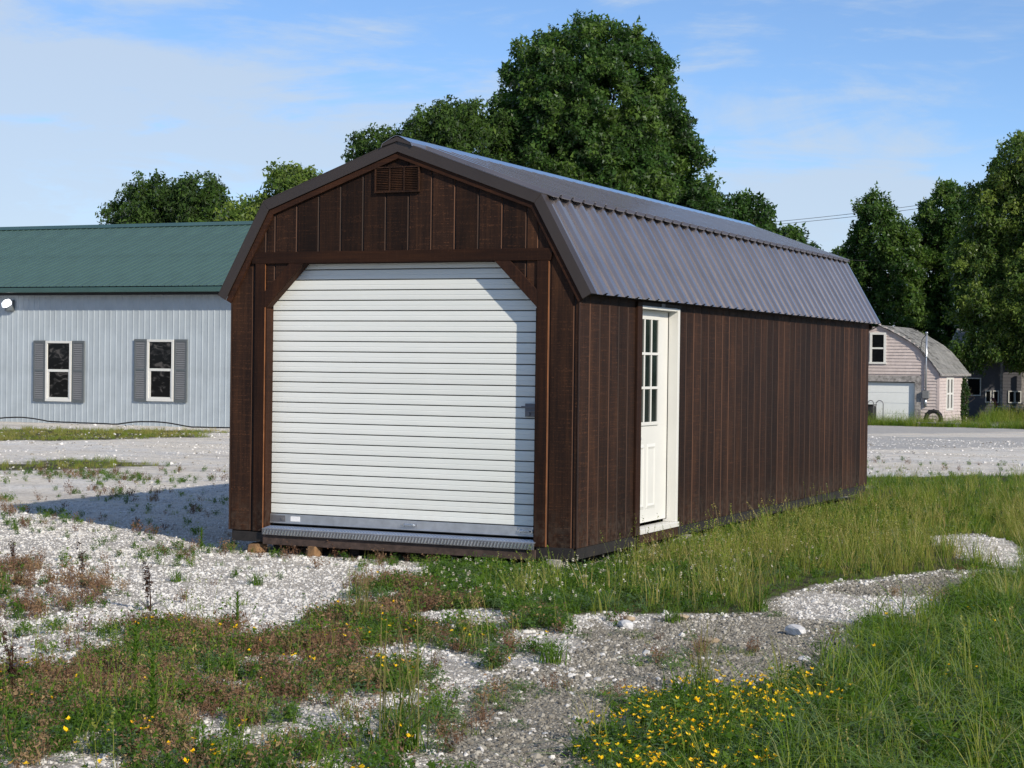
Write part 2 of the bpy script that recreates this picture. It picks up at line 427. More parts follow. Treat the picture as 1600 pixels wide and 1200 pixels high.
class MB:
    """collects faces in world coordinates and links them as ONE mesh object"""
    def __init__(s): s.v, s.f, s.m = [], [], []
    def add(s, vs, fs, mat=0):
        k = len(s.v); s.v.extend([tuple(q) for q in vs])
        s.f.extend([tuple(i+k for i in q) for q in fs]); s.m.extend([mat]*len(fs)); return s
    def box(s, x0, x1, y0, y1, z0, z1, mat=0):
        vs = [(x0,y0,z0),(x1,y0,z0),(x1,y1,z0),(x0,y1,z0),(x0,y0,z1),(x1,y0,z1),(x1,y1,z1),(x0,y1,z1)]
        return s.add(vs, [(0,3,2,1),(4,5,6,7),(0,1,5,4),(1,2,6,5),(2,3,7,6),(3,0,4,7)], mat)
    def prism(s, poly, d0, d1, axis='y', mat=0):
        """poly in (x,z) for axis y, (y,z) for axis x, (x,y) for axis z"""
        def P(a, b, d): return (a, d, b) if axis == 'y' else ((d, a, b) if axis == 'x' else (a, b, d))
        n = len(poly)
        vs = [P(a, b, d0) for a, b in poly] + [P(a, b, d1) for a, b in poly]
        fs = [tuple(range(n)), tuple(range(2*n-1, n-1, -1))] + [(k, k+n, (k+1) % n+n, (k+1) % n) for k in range(n)]
        return s.add(vs, fs, mat)
    def tube(s, pts, r, n=6, mat=0, cap=True):
        pts = [Vector(p) for p in pts]
        rs = r if isinstance(r, (list, tuple)) else [r]*len(pts)
        vs, fs = [], []
        for i, p in enumerate(pts):
            d = (pts[min(i+1, len(pts)-1)] - pts[max(i-1, 0)]).normalized()
            a = d.orthogonal().normalized() if i == 0 else (a - d*a.dot(d)).normalized()
            b = d.cross(a)
            for k in range(n):
                w = 2*math.pi*k/n
                vs.append(p + (a*math.cos(w) + b*math.sin(w))*rs[i])
        for i in range(len(pts)-1):
            for k in range(n):
                fs.append((i*n+k, i*n+(k+1) % n, (i+1)*n+(k+1) % n, (i+1)*n+k))
        if cap:
            fs.append(tuple(range(n-1, -1, -1))); fs.append(tuple(range((len(pts)-1)*n, len(pts)*n)))
        return s.add(vs, fs, mat)
    def mesh(s, name, mats, org=(0, 0, 0), smooth=False):
        me = bpy.data.meshes.new(name)
        o = Vector(org)
        me.from_pydata([tuple(Vector(q)-o) for q in s.v], [], s.f)
        mats = mats if isinstance(mats, (list, tuple)) else [mats]
        for q in mats: me.materials.append(q)
        me.polygons.foreach_set('material_index', s.m)
        if smooth: me.polygons.foreach_set('use_smooth', [True]*len(s.f))
        me.update()
        return me
    def build(s, name, mats, parent=None, smooth=False, bevel=0.0, solid=0.0, org=None):
        og = ORG[parent.name] if parent is not None else Vector(org or (0, 0, 0))
        o = bpy.data.objects.new(name, s.mesh(name, mats, og, smooth))
        link(o, parent)
        if parent is None:
            o.location = og; ORG[o.name] = og
        if solid:
            q = o.modifiers.new('thick', 'SOLIDIFY'); q.thickness = solid; q.offset = -1
        if bevel:
            q = o.modifiers.new('edge', 'BEVEL'); q.width = bevel; q.segments = 2; q.limit_method = 'ANGLE'
        return o

def share(name, me, parent, off=(0, 0, 0)):
    o = bpy.data.objects.new(name, me); link(o, parent); o.location = off
    return o

# ------------------------------------------------------------------ numpy noise and ground regions
def vnoise(x, y, seed=0):
    x = np.asarray(x, float); y = np.asarray(y, float)
    xi = np.floor(x).astype(np.int64); yi = np.floor(y).astype(np.int64)
    fx = x-xi; fy = y-yi
    fx = fx*fx*(3-2*fx); fy = fy*fy*(3-2*fy)
    def h(a, b):
        n = (a*374761393 + b*668265263 + seed*982451653) & 0x7fffffff
        n = ((n ^ (n >> 13))*1274126177) & 0x7fffffff
        n = (n ^ (n >> 16)) & 0xffff
        return n/65535.0
    return (h(xi, yi)*(1-fx)+h(xi+1, yi)*fx)*(1-fy)+(h(xi, yi+1)*(1-fx)+h(xi+1, yi+1)*fx)*fy
def fbm(x, y, seed=0, oct=4):
    a, s, t = 0.5, 0.0, 0.0
    for k in range(oct):
        s = s+a*vnoise(x*2**k, y*2**k, seed+k*17); t += a; a *= 0.55
    return s/t
def sstep(a, b, x):
    t = np.clip((x-a)/(b-a), 0, 1); return t*t*(3-2*t)

POLY = {
'LAWN':[(-0.79,-1.92),(-1.05,-0.58),(-0.80,-0.19),(-0.07,0.02),(0.02,1.40),(-0.05,3.30),(-0.23,6.71),(-0.48,12.80),(-1.27,15.35),(2.49,19.32),(4.30,3.14),(3.54,1.93),(2.98,1.54),(2.31,0.07),(2.18,-1.19),(2.21,-2.29),(1.80,-2.36),(1.58,-2.73),(1.39,-2.99),(1.24,-3.23),(0.82,-3.20),(0.27,-2.91),(-0.50,-2.24)],
'RGRASS':[(3.23,-7.69),(2.95,-6.70),(2.83,-6.07),(2.93,-5.58),(3.10,-5.33),(3.39,-5.03),(3.42,-4.32),(3.27,-3.07),(3.18,-1.97),(3.41,-1.31),(3.35,0.26),(3.46,1.41),(3.75,2.81),(30,6.5),(30,-8.45),(3.92,-9.46)],
'WEEDS':[(-1.60,-6.96),(-0.83,-6.40),(-0.50,-6.35),(-0.91,-5.41),(-1.12,-4.68),(-0.68,-4.78),(0.03,-5.20),(0.10,-4.84),(-0.29,-3.64),(-1.06,-2.08),(-1.00,-1.52),(0.11,-2.79),(0.82,-3.20),(1.28,-3.32),(1.57,-4.34),(1.67,-5.42),(1.76,-6.10),(2.14,-6.94),(2.44,-7.81),(3.41,-9.72),(1.80,-10.54),(-0.5,-9.5)],
'BROWN':[(-5.54,-2.80),(-4.32,-2.06),(-3.23,-2.84),(-2.20,-4.33),(-2.08,-4.85),(-2.84,-5.65)],
'BROWN2':[(-3.28,-2.87),(-2.96,-2.68),(-2.33,-3.54),(-2.46,-3.84)],
'PATH':[(3.41,-9.72),(2.21,-7.09),(1.95,-6.33),(1.80,-5.35),(1.64,-4.30),(1.53,-3.70),(1.48,-2.86),(1.97,-2.43),(2.18,-1.37),(2.35,-0.07),(3.01,1.43),(3.41,1.67),(3.45,-1.50),(3.23,-2.75),(3.53,-4.13),(3.50,-5.04),(3.08,-5.38),(2.85,-6.37),(3.93,-9.46)],
'GA':[(2.26,-1.55),(2.28,-0.62),(2.70,-0.61),(3.23,-0.21),(3.46,-1.08),(3.33,-2.04),(3.07,-2.30),(2.50,-2.12)],
'GB':[(2.09,4.64),(2.55,5.46),(3.24,3.76),(3.56,2.06),(3.16,2.13),(2.45,3.27)],
'GE':[(0.70,4.55),(0.62,6.60),(1.65,6.95),(2.05,5.05),(1.50,4.10),(1.00,3.75)],
'GC':[(0.71,-4.00),(1.17,-3.74),(1.65,-3.98),(1.85,-4.78),(1.77,-5.62),(1.33,-5.74),(0.92,-5.29),(0.69,-4.51)],
'GD':[(1.31,-2.80),(1.64,-2.62),(1.90,-3.32),(1.66,-3.56)],
'FS':[(-15.01,8.94),(-14.87,12.16),(-12.49,11.35),(-12.84,9.19),(-14.17,7.98)],
'FS2':[(-32.0,21.5),(-26.01,21.43),(-21.07,25.3),(-18.94,23.03),(-19.40,18.71),(-21.34,16.13),(-32.0,16.5)],
'GS':[(-22.32,86.86),(-7.66,110.25),(0,110),(-5.44,90.37),(-17.98,71.40),(-30,71)],
'ROAD1':[(-15.94,69.59),(-5.28,89.00),(-3.94,76.98),(-11.34,52.07)],
'ROAD2':[(-9.73,45.93),(-0.48,69.67),(0.73,54.61),(-4.42,25.68)],
'TREFOIL':[(3.17,-7.42),(2.91,-6.53),(2.81,-5.98),(3.02,-5.42),(3.34,-5.24),(3.51,-4.92),(3.79,-6.06),(3.84,-6.91),(4.26,-8.31),(3.65,-8.62)],
}
def inpoly(x, y, pts):
    r = np.zeros(x.shape, bool)
    n = len(pts)
    for k in range(n):
        x1, y1 = pts[k]; x2, y2 = pts[(k+1) % n]
        if y1 == y2: continue
        c = (y1 > y) != (y2 > y)
        r ^= c & (x < (x2-x1)*(y-y1)/(y2-y1)+x1)
    return r
def region(name, x, y, rag=0.30):
    x = np.asarray(x, float); y = np.asarray(y, float)
    acc = np.zeros(x.shape)
    for k, (jx, jy) in enumerate(((0.05, 0.03), (-0.06, 0.05), (0.02, -0.07), (-0.03, -0.02))):
        dx = rag*(fbm(x*1.7, y*1.7, 31, 4)-0.5)*2 + jx
        dy = rag*(fbm(x*1.7, y*1.7, 57, 4)-0.5)*2.6 + jy
        acc += inpoly(x+dx, y+dy, POLY[name])
    return acc/4
def terrain_smooth(x, y):
    x = np.asarray(x, float); y = np.asarray(y, float)
    return -0.18 - 0.82*sstep(16, 66, y+0.35*x)
def terrain(x, y):
    x = np.asarray(x, float); y = np.asarray(y, float)
    z = terrain_smooth(x, y)
    z = z + 0.030*(fbm(x*0.9, y*0.9, 3, 3)-0.5) + 0.012*(fbm(x*5, y*5, 9, 2)-0.5)
    z = z + 0.11*np.exp(-(((x-2.8)/0.55)**2+((y-3.5)/1.1)**2))        # heap of gravel beside the grass
    z = z + 0.05*np.exp(-(((x-1.0)/0.8)**2+((y+3.2)/0.9)**2))
    under = sstep(-0.7, -0.05, -np.maximum(np.maximum(-4.0-x, x-0.1), np.maximum(-0.25-y, y-11)))
    return z*(1-under) + (-0.212)*under
def tz(x, y): return float(terrain(np.array([x]), np.array([y]))[0])

# ------------------------------------------------------------------ ground sheet
def axis(d0, d1, step, m0, m1, mstep, far):
    a = list(np.arange(d0, d1, step)) + list(np.arange(d1, m1, mstep))
    lo, v, s = [], d0-mstep, mstep
    while v > m0: lo.append(v); v -= mstep
    s = mstep
    while v > -far: lo.append(v); s *= 1.35; v -= s
    lo.append(-far)
    v, s = m1, mstep
    while v < far: a.append(v); s *= 1.35; v += s
    a.append(far)
    return np.array(sorted(lo)+a)
gx = axis(-6, 5.2, 0.075, -30, 12, 0.4, 900.0)
gy = axis(-10, 6, 0.075, -14, 100, 0.4, 900.0)
GX, GY = np.meshgrid(gx, gy, indexing='xy')
fx, fy = GX.ravel(), GY.ravel()
fz = terrain(fx, fy)
me = bpy.data.meshes.new('ground')
nx, ny = len(gx), len(gy)
idx = np.arange(nx*ny).reshape(ny, nx)
quads = np.stack([idx[:-1, :-1], idx[:-1, 1:], idx[1:, 1:], idx[1:, :-1]], -1).reshape(-1, 4)
me.vertices.add(nx*ny); me.vertices.foreach_set('co', np.stack([fx, fy, fz], 1).ravel())
me.loops.add(quads.size); me.loops.foreach_set('vertex_index', quads.ravel().astype(np.int32))
me.polygons.add(len(quads)); me.polygons.foreach_set('loop_start', np.arange(0, quads.size, 4, dtype=np.int32))
me.polygons.foreach_set('use_smooth', np.ones(len(quads), bool))
me.update(calc_edges=True)

def cover(x, y):
    """how much of each kind of ground there is at a point"""
    white = np.maximum.reduce([region('GA', x, y, .12), region('GB', x, y, .12), region('GC', x, y, .15)*sstep(.38, .58, fbm(x*3, y*3, 77, 3)), region('GD', x, y, .1), region('GE', x, y, .25)*sstep(.40, .56, fbm(x*2.6, y*2.6, 99, 3))])
    lawn = region('LAWN', x, y, .16)
    rg = region('RGRASS', x, y, .16)
    weeds = region('WEEDS', x, y)*sstep(.34, .64, fbm(x*2.3+5, y*2.3, 41, 5))
    brown = np.maximum(region('BROWN', x, y), region('BROWN2', x, y, .15))*sstep(.36, .55, fbm(x*2.1, y*2.1, 71, 4))
    path = region('PATH', x, y, .14)
    far = np.maximum(region('FS', x, y, .5), region('FS2', x, y, .9))
    far = np.maximum(far, region('GS', x, y, .6))
    far = np.maximum(far, sstep(75, 82, y+0.0*x)*1.0)
    far = np.maximum(far, sstep(13, 20, x))
    k = 1-white
    return dict(white=white, lawn=lawn*k, rg=rg*k, weeds=weeds*k, brown=brown*k, path=path*k*(1-lawn)*(1-rg), far=far)
CV = cover(fx, fy)
green = np.clip(np.maximum.reduce([CV['lawn'], CV['rg'], CV['weeds']*.45, CV['far']]), 0, 1)
road = np.maximum(region('ROAD1', fx, fy, 1.2), region('ROAD2', fx, fy, 1.2))
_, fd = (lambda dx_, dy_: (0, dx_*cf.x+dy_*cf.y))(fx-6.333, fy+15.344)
bed = sstep(27, 17, fd)*(1-green)*(1-CV['path'])  # dirt under the chips, darkened so gaps between them read as shaded crevices
for nm, arr in (('a_bed', bed), ('a_green', green), ('a_path', CV['path']), ('a_brown', CV['brown']), ('a_road', road)):
    at = me.attributes.new(nm, 'FLOAT', 'POINT'); at.data.foreach_set('value', arr.astype(np.float32))

def ground_mat():
    m, t, b = new_mat('gravel_lot')
    c = t.nodes.new('ShaderNodeTexCoord')
    v = c.outputs['Object']
    def attr(n):
        a = t.nodes.new('ShaderNodeAttribute'); a.attribute_name = n; return a.outputs['Fac']
    def voro(scale):
        n = t.nodes.new('ShaderNodeTexVoronoi'); n.inputs['Scale'].default_value = scale
        t.links.new(v, n.inputs['Vector']); return n
    v1, v2 = voro(38), voro(85)
    def cellval(vn):
        s = t.nodes.new('ShaderNodeSeparateColor'); t.links.new(vn.outputs['Color'], s.inputs[0]); return s.outputs[0]
    big = noise(t, 0.35, 5, 0.6, v); mid = noise(t, 2.2, 5, 0.65, v); fine = noise(t, 14.0, 5, 0.7, v)
    stone = ramp(t, [(0.0, (0.36, 0.34, 0.315)), (0.25, (0.55, 0.535, 0.515)), (0.6, (0.69, 0.675, 0.655)), (1.0, (0.80, 0.785, 0.77))])
    t.links.new(math_n(t, 'ADD', math_n(t, 'MULTIPLY', cellval(v1), 0.55), math_n(t, 'MULTIPLY', cellval(v2), 0.45)), stone.inputs[0])
    dirt = ramp(t, [(0.3, (0.55, 0.50, 0.43)), (0.7, (0.78, 0.725, 0.645))])
    t.links.new(fine.outputs['Fac'], dirt.inputs[0])
    fsel = ramp(t, [(0.40, (0, 0, 0)), (0.54, (1, 1, 1))])
    t.links.new(math_n(t, 'ADD', math_n(t, 'MULTIPLY', big.outputs['Fac'], 0.55), math_n(t, 'MULTIPLY', mid.outputs['Fac'], 0.45)), fsel.inputs[0])
    lot = mix(t, math_n(t, 'MULTIPLY', fsel.outputs[0], 0.85), stone.outputs[0], dirt.outputs[0])
    bands = noise(t, 1.0, 4, 0.6, mapping(t, (0.07, 0.75, 1.0)).outputs[0], 0.4)
    bd = ramp(t, [(0.36, (0.80, 0.80, 0.81)), (0.5, (1.0, 1.0, 1.0)), (0.66, (1.06, 1.05, 1.03))])
    t.links.new(bands.outputs['Fac'], bd.inputs[0])
    lot = mix(t, 1.0, lot, bd.outputs[0], 'MULTIPLY')
    spk = noise(t, 7.0, 5, 0.75, v)
    sk = ramp(t, [(0.34, (0.70, 0.69, 0.68)), (0.47, (1.0, 1.0, 1.0)), (0.64, (1.07, 1.06, 1.05))])
    t.links.new(spk.outputs['Fac'], sk.inputs[0])
    lot = mix(t, 1.0, lot, sk.outputs[0], 'MULTIPLY')
    # bare, crusher-fine path
    pth = ramp(t, [(0.0, (0.095, 0.086, 0.072)), (0.4, (0.21, 0.195, 0.165)), (0.8, (0.33, 0.31, 0.27)), (1.0, (0.48, 0.46, 0.42))])
    t.links.new(math_n(t, 'ADD', math_n(t, 'MULTIPLY', cellval(v2), 0.6), math_n(t, 'MULTIPLY', fine.outputs['Fac'], 0.4)), pth.inputs[0])
    soil = ramp(t, [(0.3, (0.040, 0.042, 0.020)), (0.6, (0.085, 0.080, 0.042)), (0.8, (0.16, 0.14, 0.09))])
    t.links.new(math_n(t, 'ADD', math_n(t, 'MULTIPLY', mid.outputs['Fac'], 0.5), math_n(t, 'MULTIPLY', fine.outputs['Fac'], 0.5)), soil.inputs[0])
    br = ramp(t, [(0.3, (0.10, 0.07, 0.048)), (0.7, (0.24, 0.185, 0.14))])
    t.links.new(fine.outputs['Fac'], br.inputs[0])
    rd = ramp(t, [(0.3, (0.27, 0.28, 0.30)), (0.7, (0.40, 0.405, 0.42))])
    t.links.new(fine.outputs['Fac'], rd.inputs[0])
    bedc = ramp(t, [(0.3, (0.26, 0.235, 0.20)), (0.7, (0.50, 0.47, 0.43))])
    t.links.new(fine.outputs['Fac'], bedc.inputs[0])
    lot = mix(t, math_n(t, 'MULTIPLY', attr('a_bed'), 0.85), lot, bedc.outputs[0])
    col = mix(t, attr('a_path'), lot, pth.outputs[0])
    col = mix(t, math_n(t, 'MULTIPLY', attr('a_brown'), 0.8), col, br.outputs[0])
    col = mix(t, math_n(t, 'MULTIPLY', attr('a_road'), 0.65), col, rd.outputs[0])
    col = mix(t, attr('a_green'), col, soil.outputs[0])
    t.links.new(col, b.inputs['Base Color'])
    b.inputs['Roughness'].default_value = 0.95
    b.inputs['Specular IOR Level'].default_value = 0.15
    h = math_n(t, 'ADD', math_n(t, 'MULTIPLY', math_n(t, 'SUBTRACT', 1.0, v1.outputs['Distance']), 0.5),
               math_n(t, 'ADD', math_n(t, 'MULTIPLY', math_n(t, 'SUBTRACT', 1.0, v2.outputs['Distance']), 0.25), math_n(t, 'MULTIPLY', mid.outputs['Fac'], 0.9)))
    bump(t, h, 0.8, 0.03, b)
    return m
M['ground'] = ground_mat()
me.materials.append(M['ground'])
gobj = bpy.data.objects.new('ground', me); COL.objects.link(gobj); tag(gobj, kind='structure', label='gravel lot with bare path and soil under the grass')

# ------------------------------------------------------------------ shed
SH = thing('storage_shed', (-1.83, 5.39, -0.18), 'dark brown gambrel storage shed with white roller door and metal roof', 'shed')
SP, LEN, XC = 0.2406, 10.7816, -1.83
def roofz(x):
    t = abs(x-XC)
    return 3.7045-0.3647*t if t <= 1.46 else 3.172-(t-1.46)*1.793
OPEN = [(-3.277, 0.0), (-3.277, 2.16), (-2.853, 2.583), (-0.829, 2.583), (-0.410, 2.16), (-0.410, 0.0)]
def open_top(x):
    if x <= -3.277 or x >= -0.41: return 0.0
    if x < -2.853: return 2.16+(x+3.277)/(0.424)*0.423
    if x > -0.829: return 2.583-(x+0.829)/(0.419)*0.423
    return 2.583
def board(a, b, zlo, zhi, mbd, brk=(), yb=0.0, ax='y', sgn=1):
    """one grooved siding board between a and b; zlo/zhi functions of the coordinate; front face towards -sgn"""
    g, c, dp = 0.0055, 0.006, 0.011
    xs = sorted(set([a+g, a+g+c, b-g-c, b-g] + [q for q in brk if a+g+c+.002 < q < b-g-c-.002]))
    def P(u, d, z): return (u, yb+d, z) if ax == 'y' else (yb-d, u, z)
    for x0, x1 in zip(xs[:-1], xs[1:]):
        e = 1e-5
        l0, l1, h0, h1 = zlo(x0+e), zlo(x1-e), zhi(x0+e), zhi(x1-e)
        if h0-l0 < 0.004 and h1-l1 < 0.004: continue
        d0 = dp if abs(x0-(a+g)) < 1e-6 else 0.0
        d1 = dp if abs(x1-(b-g)) < 1e-6 else 0.0
        vs = [P(x0, d0, l0), P(x1, d1, l1), P(x1, d1, h1), P(x0, d0, h0), P(x0, dp+.002, l0), P(x1, dp+.002, l1), P(x1, dp+.002, h1), P(x0, dp+.002, h0)]
        edge = 1 if (d0 or d1) else 0
        mbd.add(vs, [(0, 1, 2, 3)], edge)
        mbd.add(vs, [(4, 7, 6, 5), (0, 4, 5, 1), (3, 2, 6, 7), (0, 3, 7, 4), (1, 5, 6, 2)], 0)
grooves = [-3.6601] + [-3.4158+SP*k for k in range(15)] + [0.0]
for a, b in zip(grooves[:-1], grooves[1:]):
    # the part of a board over the opening and the part beside it
    mb_ = MB()
    for lo, hi in ((-9, -3.277), (-3.277, -0.41), (-0.41, 9)):
        a2, b2 = max(a, lo), min(b, hi)
        if b2-a2 < 0.03: continue
        board(a2, b2, open_top, lambda x: roofz(x)-0.045, mb_, brk=(-2.853, -0.829, XC, XC-1.46, XC+1.46))
    mb_.build('siding_board', [M['wood'], M['worn']], SH)
# side wall; the entry door leaves a gap
DY0, DY1, DZ0, DZ1 = 1.545, 2.615, 0.055, 2.205
ys = [0.0] + [0.012+SP*k for k in range(1, 45)] + [LEN]
for a, b in zip(ys[:-1], ys[1:]):
    mb_ = MB()
    for lo, hi, fl in ((-9, DY0, lambda y: 0.0), (DY0, DY1, lambda y: DZ1), (DY1, 99, lambda y: 0.0)):
        a2, b2 = max(a, lo), min(b, hi)
        if b2-a2 < 0.03: continue
        board(a2, b2, fl, lambda y: 2.46, mb_, ax='x')
    if mb_.v: mb_.build('siding_board', [M['wood'], M['worn']], SH)
# left and rear walls, the same boards seen from other sides
for k in range(45):
    a, b = ys[k], ys[k+1]
    MB().box(-3.6601, -3.646, a+.006, b-.006, 0, 2.46).build('siding_board', [M['wood']], SH)
for a, b in zip(grooves[:-1], grooves[1:]):
    xm = [a+.006] + [q for q in (XC, XC-1.46, XC+1.46) if a+.01 < q < b-.01] + [b-.006]
    poly = [(a+.006, 0), (b-.006, 0)] + [(q, roofz(q)-.045) for q in reversed(xm)]
    MB().prism(poly, LEN-.012, LEN).build('siding_board', [M['wood']], SH)
# backing seen in the grooves, with the openings left free
bk = MB()
bk.prism([(-3.64, 0), (-3.277, 0), (-3.277, 2.16), (-2.853, 2.583), (-2.853, 2.62), (-3.64, 2.4)], .013, .03)
bk.prism([(-.02, 0), (-.02, 2.4), (-.829, 2.62), (-.829, 2.583), (-.41, 2.16), (-.41, 0)], .013, .03)
bk.prism([(-3.64, 2.4), (-2.853, 2.59), (-.829, 2.59), (-.02, 2.4), (-.43, 3.08), (XC, 3.62), (-3.23, 3.08)], .0135, .03)
bk.box(-.03, -.013, .03, DY0, 0, 2.45); bk.box(-.03, -.013, DY1, LEN-.03, 0, 2.45); bk.box(-.03, -.013, DY0, DY1, DZ1, 2.45)
bk.box(-3.645, -3.63, .03, LEN-.03, 0, 2.45)
bk.build('wall_backing', [M['gap']], SH)
MB().box(-3.6, -.05, .05, LEN-.05, -.012, 0.0).build('floor', [M['treated']], SH)

# trim on the front
def tb(x0, x1, z0, z1, mat='wood_v', y0=-.02, y1=-.0005, name='trim_board'):
    m_ = MB().box(x0, x1, y0, y1, z0, z1)
    m_.add([(x1+.0012, y0+.001, z0), (x1+.0012, y1, z0), (x1+.0012, y1, z1), (x1+.0012, y0+.001, z1)], [(0, 1, 2, 3)], 1)
    return m_.build(name, [M[mat], M['rawedge']], SH)
tb(-3.382, -3.277, 0.0, 2.578); tb(-.410, -.300, 0.0, 2.578)
MB().prism([(-3.425, 2.580), (-.283, 2.580), (-.245, 2.690), (-3.415, 2.690)], -.022, -.0005).build('header_board', [M['wood_h']], SH, bevel=.003)
br = [(-3.2765, 2.1590), (-2.853, 2.5785), (-3.0085, 2.5785), (-3.2765, 2.314)]
MB().prism(br, -.021, -.0008).build('corner_brace', [M['wood_v']], SH, bevel=.003)
MB().prism([(2*-1.8435-x, z) for x, z in reversed(br)], -.021, -.0008).build('corner_brace', [M['wood_v']], SH, bevel=.003)
MB().box(-.0052, .006, -.006, .005, 0, 2.46).build('corner_highlight', [M['worn']], SH)  # added strip in edge colour, drawing the highlight line at the corner
MB().box(-3.668, -3.655, -.006, .004, 0, 2.40).build('corner_highlight', [M['worn']], SH)
# jamb lining of the big opening
jl = MB()
jl.box(-3.2775, -3.262, 0.0, .13, 0.03, 2.15); jl.box(-.4250, -.4095, 0.0, .13, 0.03, 2.15)
jl.prism([(-3.277, 2.15), (-2.853, 2.575), (-2.853, 2.59), (-3.277, 2.172)], 0.0, .10)
jl.prism([(-.41, 2.15), (-.41, 2.172), (-.829, 2.59), (-.829, 2.575)], 0.0, .10)
jl.box(-2.853, -.829, 0.0, .10, 2.575, 2.60)
jl.build('jamb_lining', [M['wood_v']], SH)

# roller door
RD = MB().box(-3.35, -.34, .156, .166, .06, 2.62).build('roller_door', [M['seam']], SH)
prof = [(.0060, .033), (.0060, .0045), (.0085, .0012), (.018, .0004), (.044, .0), (.0485, .0024), (.053, .0), (.082, .0006), (.0915, .0012), (.0945, .0045), (.0945, .033)]
sm = MB()
x0, x1 = -3.262, -.425
vs = []
for z, y in prof: vs += [(x0, y, z), (x1, y, z)]
sm.add(vs, [(2*k, 2*k+1, 2*k+3, 2*k+2) for k in range(len(prof)-1)])
slat_me = sm.mesh('door_slat', [M['roller']])
for k in range(26):
    z0 = 0.1655+.0982*k
    if z0 > 2.64: break
    o = share('door_slat', slat_me, RD, (0-ORG[SH.name].x, .120-ORG[SH.name].y, z0-ORG[SH.name].z))
bb = MB()
bb.box(-3.2615, -.4255, .100, .128, .078, .163)
bb.box(-3.2615, -.4255, .092, .100, .074, .088)
bb.build('bottom_bar', [M['galv']], RD, bevel=.003)
def dhandle(x, z):
    h = MB()
    h.box(x-.062, x+.062, .094, .0995, z-.012, z+.012)
    h.tube([(x-.055, .094, z), (x-.05, .075, z), (x+.05, .075, z), (x+.055, .094, z)], .0085, 8)
    h.tube([(x-.058, .093, z), (x-.058, .086, z)], .018, 10); h.tube([(x+.058, .093, z), (x+.058, .086, z)], .018, 10)
    h.build('pull_handle', [M['chrome']], RD)
dhandle(-1.735, .122); dhandle(-.545, .122)
MB().box(-3.03, -2.925, .0975, .0995, .098, .146).build('sticker', [M['sticker']], RD)
MB().box(-3.245, -3.09, .0965, .0995, .090, .150).tube([(-3.12, .0965, .12), (-3.12, .088, .12)], .014, 8).build('bar_bracket', [M['darksteel']], RD)
lt = MB()
lt.box(-.565, -.43, .098, .118, 1.165, 1.285); lt.box(-.60, -.43, .086, .097, 1.245, 1.262); lt.box(-.56, -.43, .086, .097, 1.205, 1.222)
lt.tube([(-.53, .098, 1.19), (-.53, .085, 1.19)], .02, 8)
lt.build('latch', [M['darksteel']], RD, bevel=.002)

# tread-plate threshold
tp = MB()
tp.prism([(-.060, .034), (-.060, -.028), (-.055, -.028), (-.050, .028), (.10, .042), (.10, .050)], -3.252, -.392, axis='x')
tp.box(-3.2515, -.3925, -.0625, -.0605, -.0275, .031, 1)
tread = tp.build('tread_plate', [M['galv'], M['darksteel']], SH)
tr_ = MB()
x = -3.24
while x < -.41:
    tr_.add([(x, -.0635, -.024), (x+.019, -.0635, -.024), (x+.037, -.0635, .027), (x+.018, -.0635, .027), (x+.003, -.068, -.020), (x+.017, -.068, -.020), (x+.034, -.068, .023), (x+.020, -.068, .023)],
            [(4, 5, 6, 7), (0, 1, 5, 4), (1, 2, 6, 5), (2, 3, 7, 6), (3, 0, 4, 7)])
    for j in range(3):
        yy = -.04+.04*j; zz = .0345+(yy+.06)*.10+.001
        tr_.add([(x, yy, zz), (x+.03, yy+.012, zz+.002), (x+.032, yy+.018, zz+.003), (x+.002, yy+.006, zz+.001), (x+.016, yy+.009, zz+.0075)], [(0, 1, 4), (1, 2, 4), (2, 3, 4), (3, 0, 4)])
    x += .0335
q = tr_.build('tread_rib', [M['chrome']], tread); q['kind'] = 'stuff'

# rim joists and skids
MB().box(-3.26, -.39, -.035, -.002, -.122, -.031).build('rim_board', [M['joist']], SH, bevel=.003)
MB().box(-3.625, -3.2605, -.012, .03, -.105, -.012).build('rim_joist', [M['treated']], SH, bevel=.003)
MB().box(-.3895, -.03, -.012, .03, -.105, -.002).build('rim_joist', [M['treated']], SH, bevel=.003)
MB().box(-.05, -.008, .032, LEN-.03, -.105, -.004).build('rim_joist', [M['treated']], SH, bevel=.003)
MB().box(-3.652, -3.61, .032, LEN-.03, -.105, -.004).build('rim_joist', [M['treated']], SH, bevel=.003)
for x in (-3.2, -2.35, -1.3, -.45):
    MB().box(x-.05, x+.05, .15, LEN-.1, -.200, -.0125).build('skid', [M['treated']], SH)

# gable vent
GV = MB().box(-2.073, -1.618, -.006, -.0005, 3.235, 3.462).build('gable_vent', [M['gap']], SH)
vf = MB()
vf.box(-2.085, -1.606, -.030, -.0065, 3.458, 3.470); vf.box(-2.085, -1.606, -.030, -.0065, 3.228, 3.242)
for x in (-2.085, -1.934, -1.782, -1.630):
    vf.box(x+.004, x+.018, -.029, -.0065, 3.2422, 3.4558)
vf.build('vent_frame', [M['wood']], GV)
for x0 in (-2.061, -1.910, -1.758):
    lv = MB()
    for k in range(13):
        z = 3.246+k*.0162
        lv.add([(x0, -.026, z), (x0+.126, -.026, z), (x0+.126, -.010, z+.015), (x0, -.010, z+.015), (x0, -.026, z+.003), (x0+.126, -.026, z+.003)],
               [(0, 1, 5, 4), (4, 5, 2, 3), (1, 0, 3, 2)])
    lv.build('louver', [M['wood']], GV)

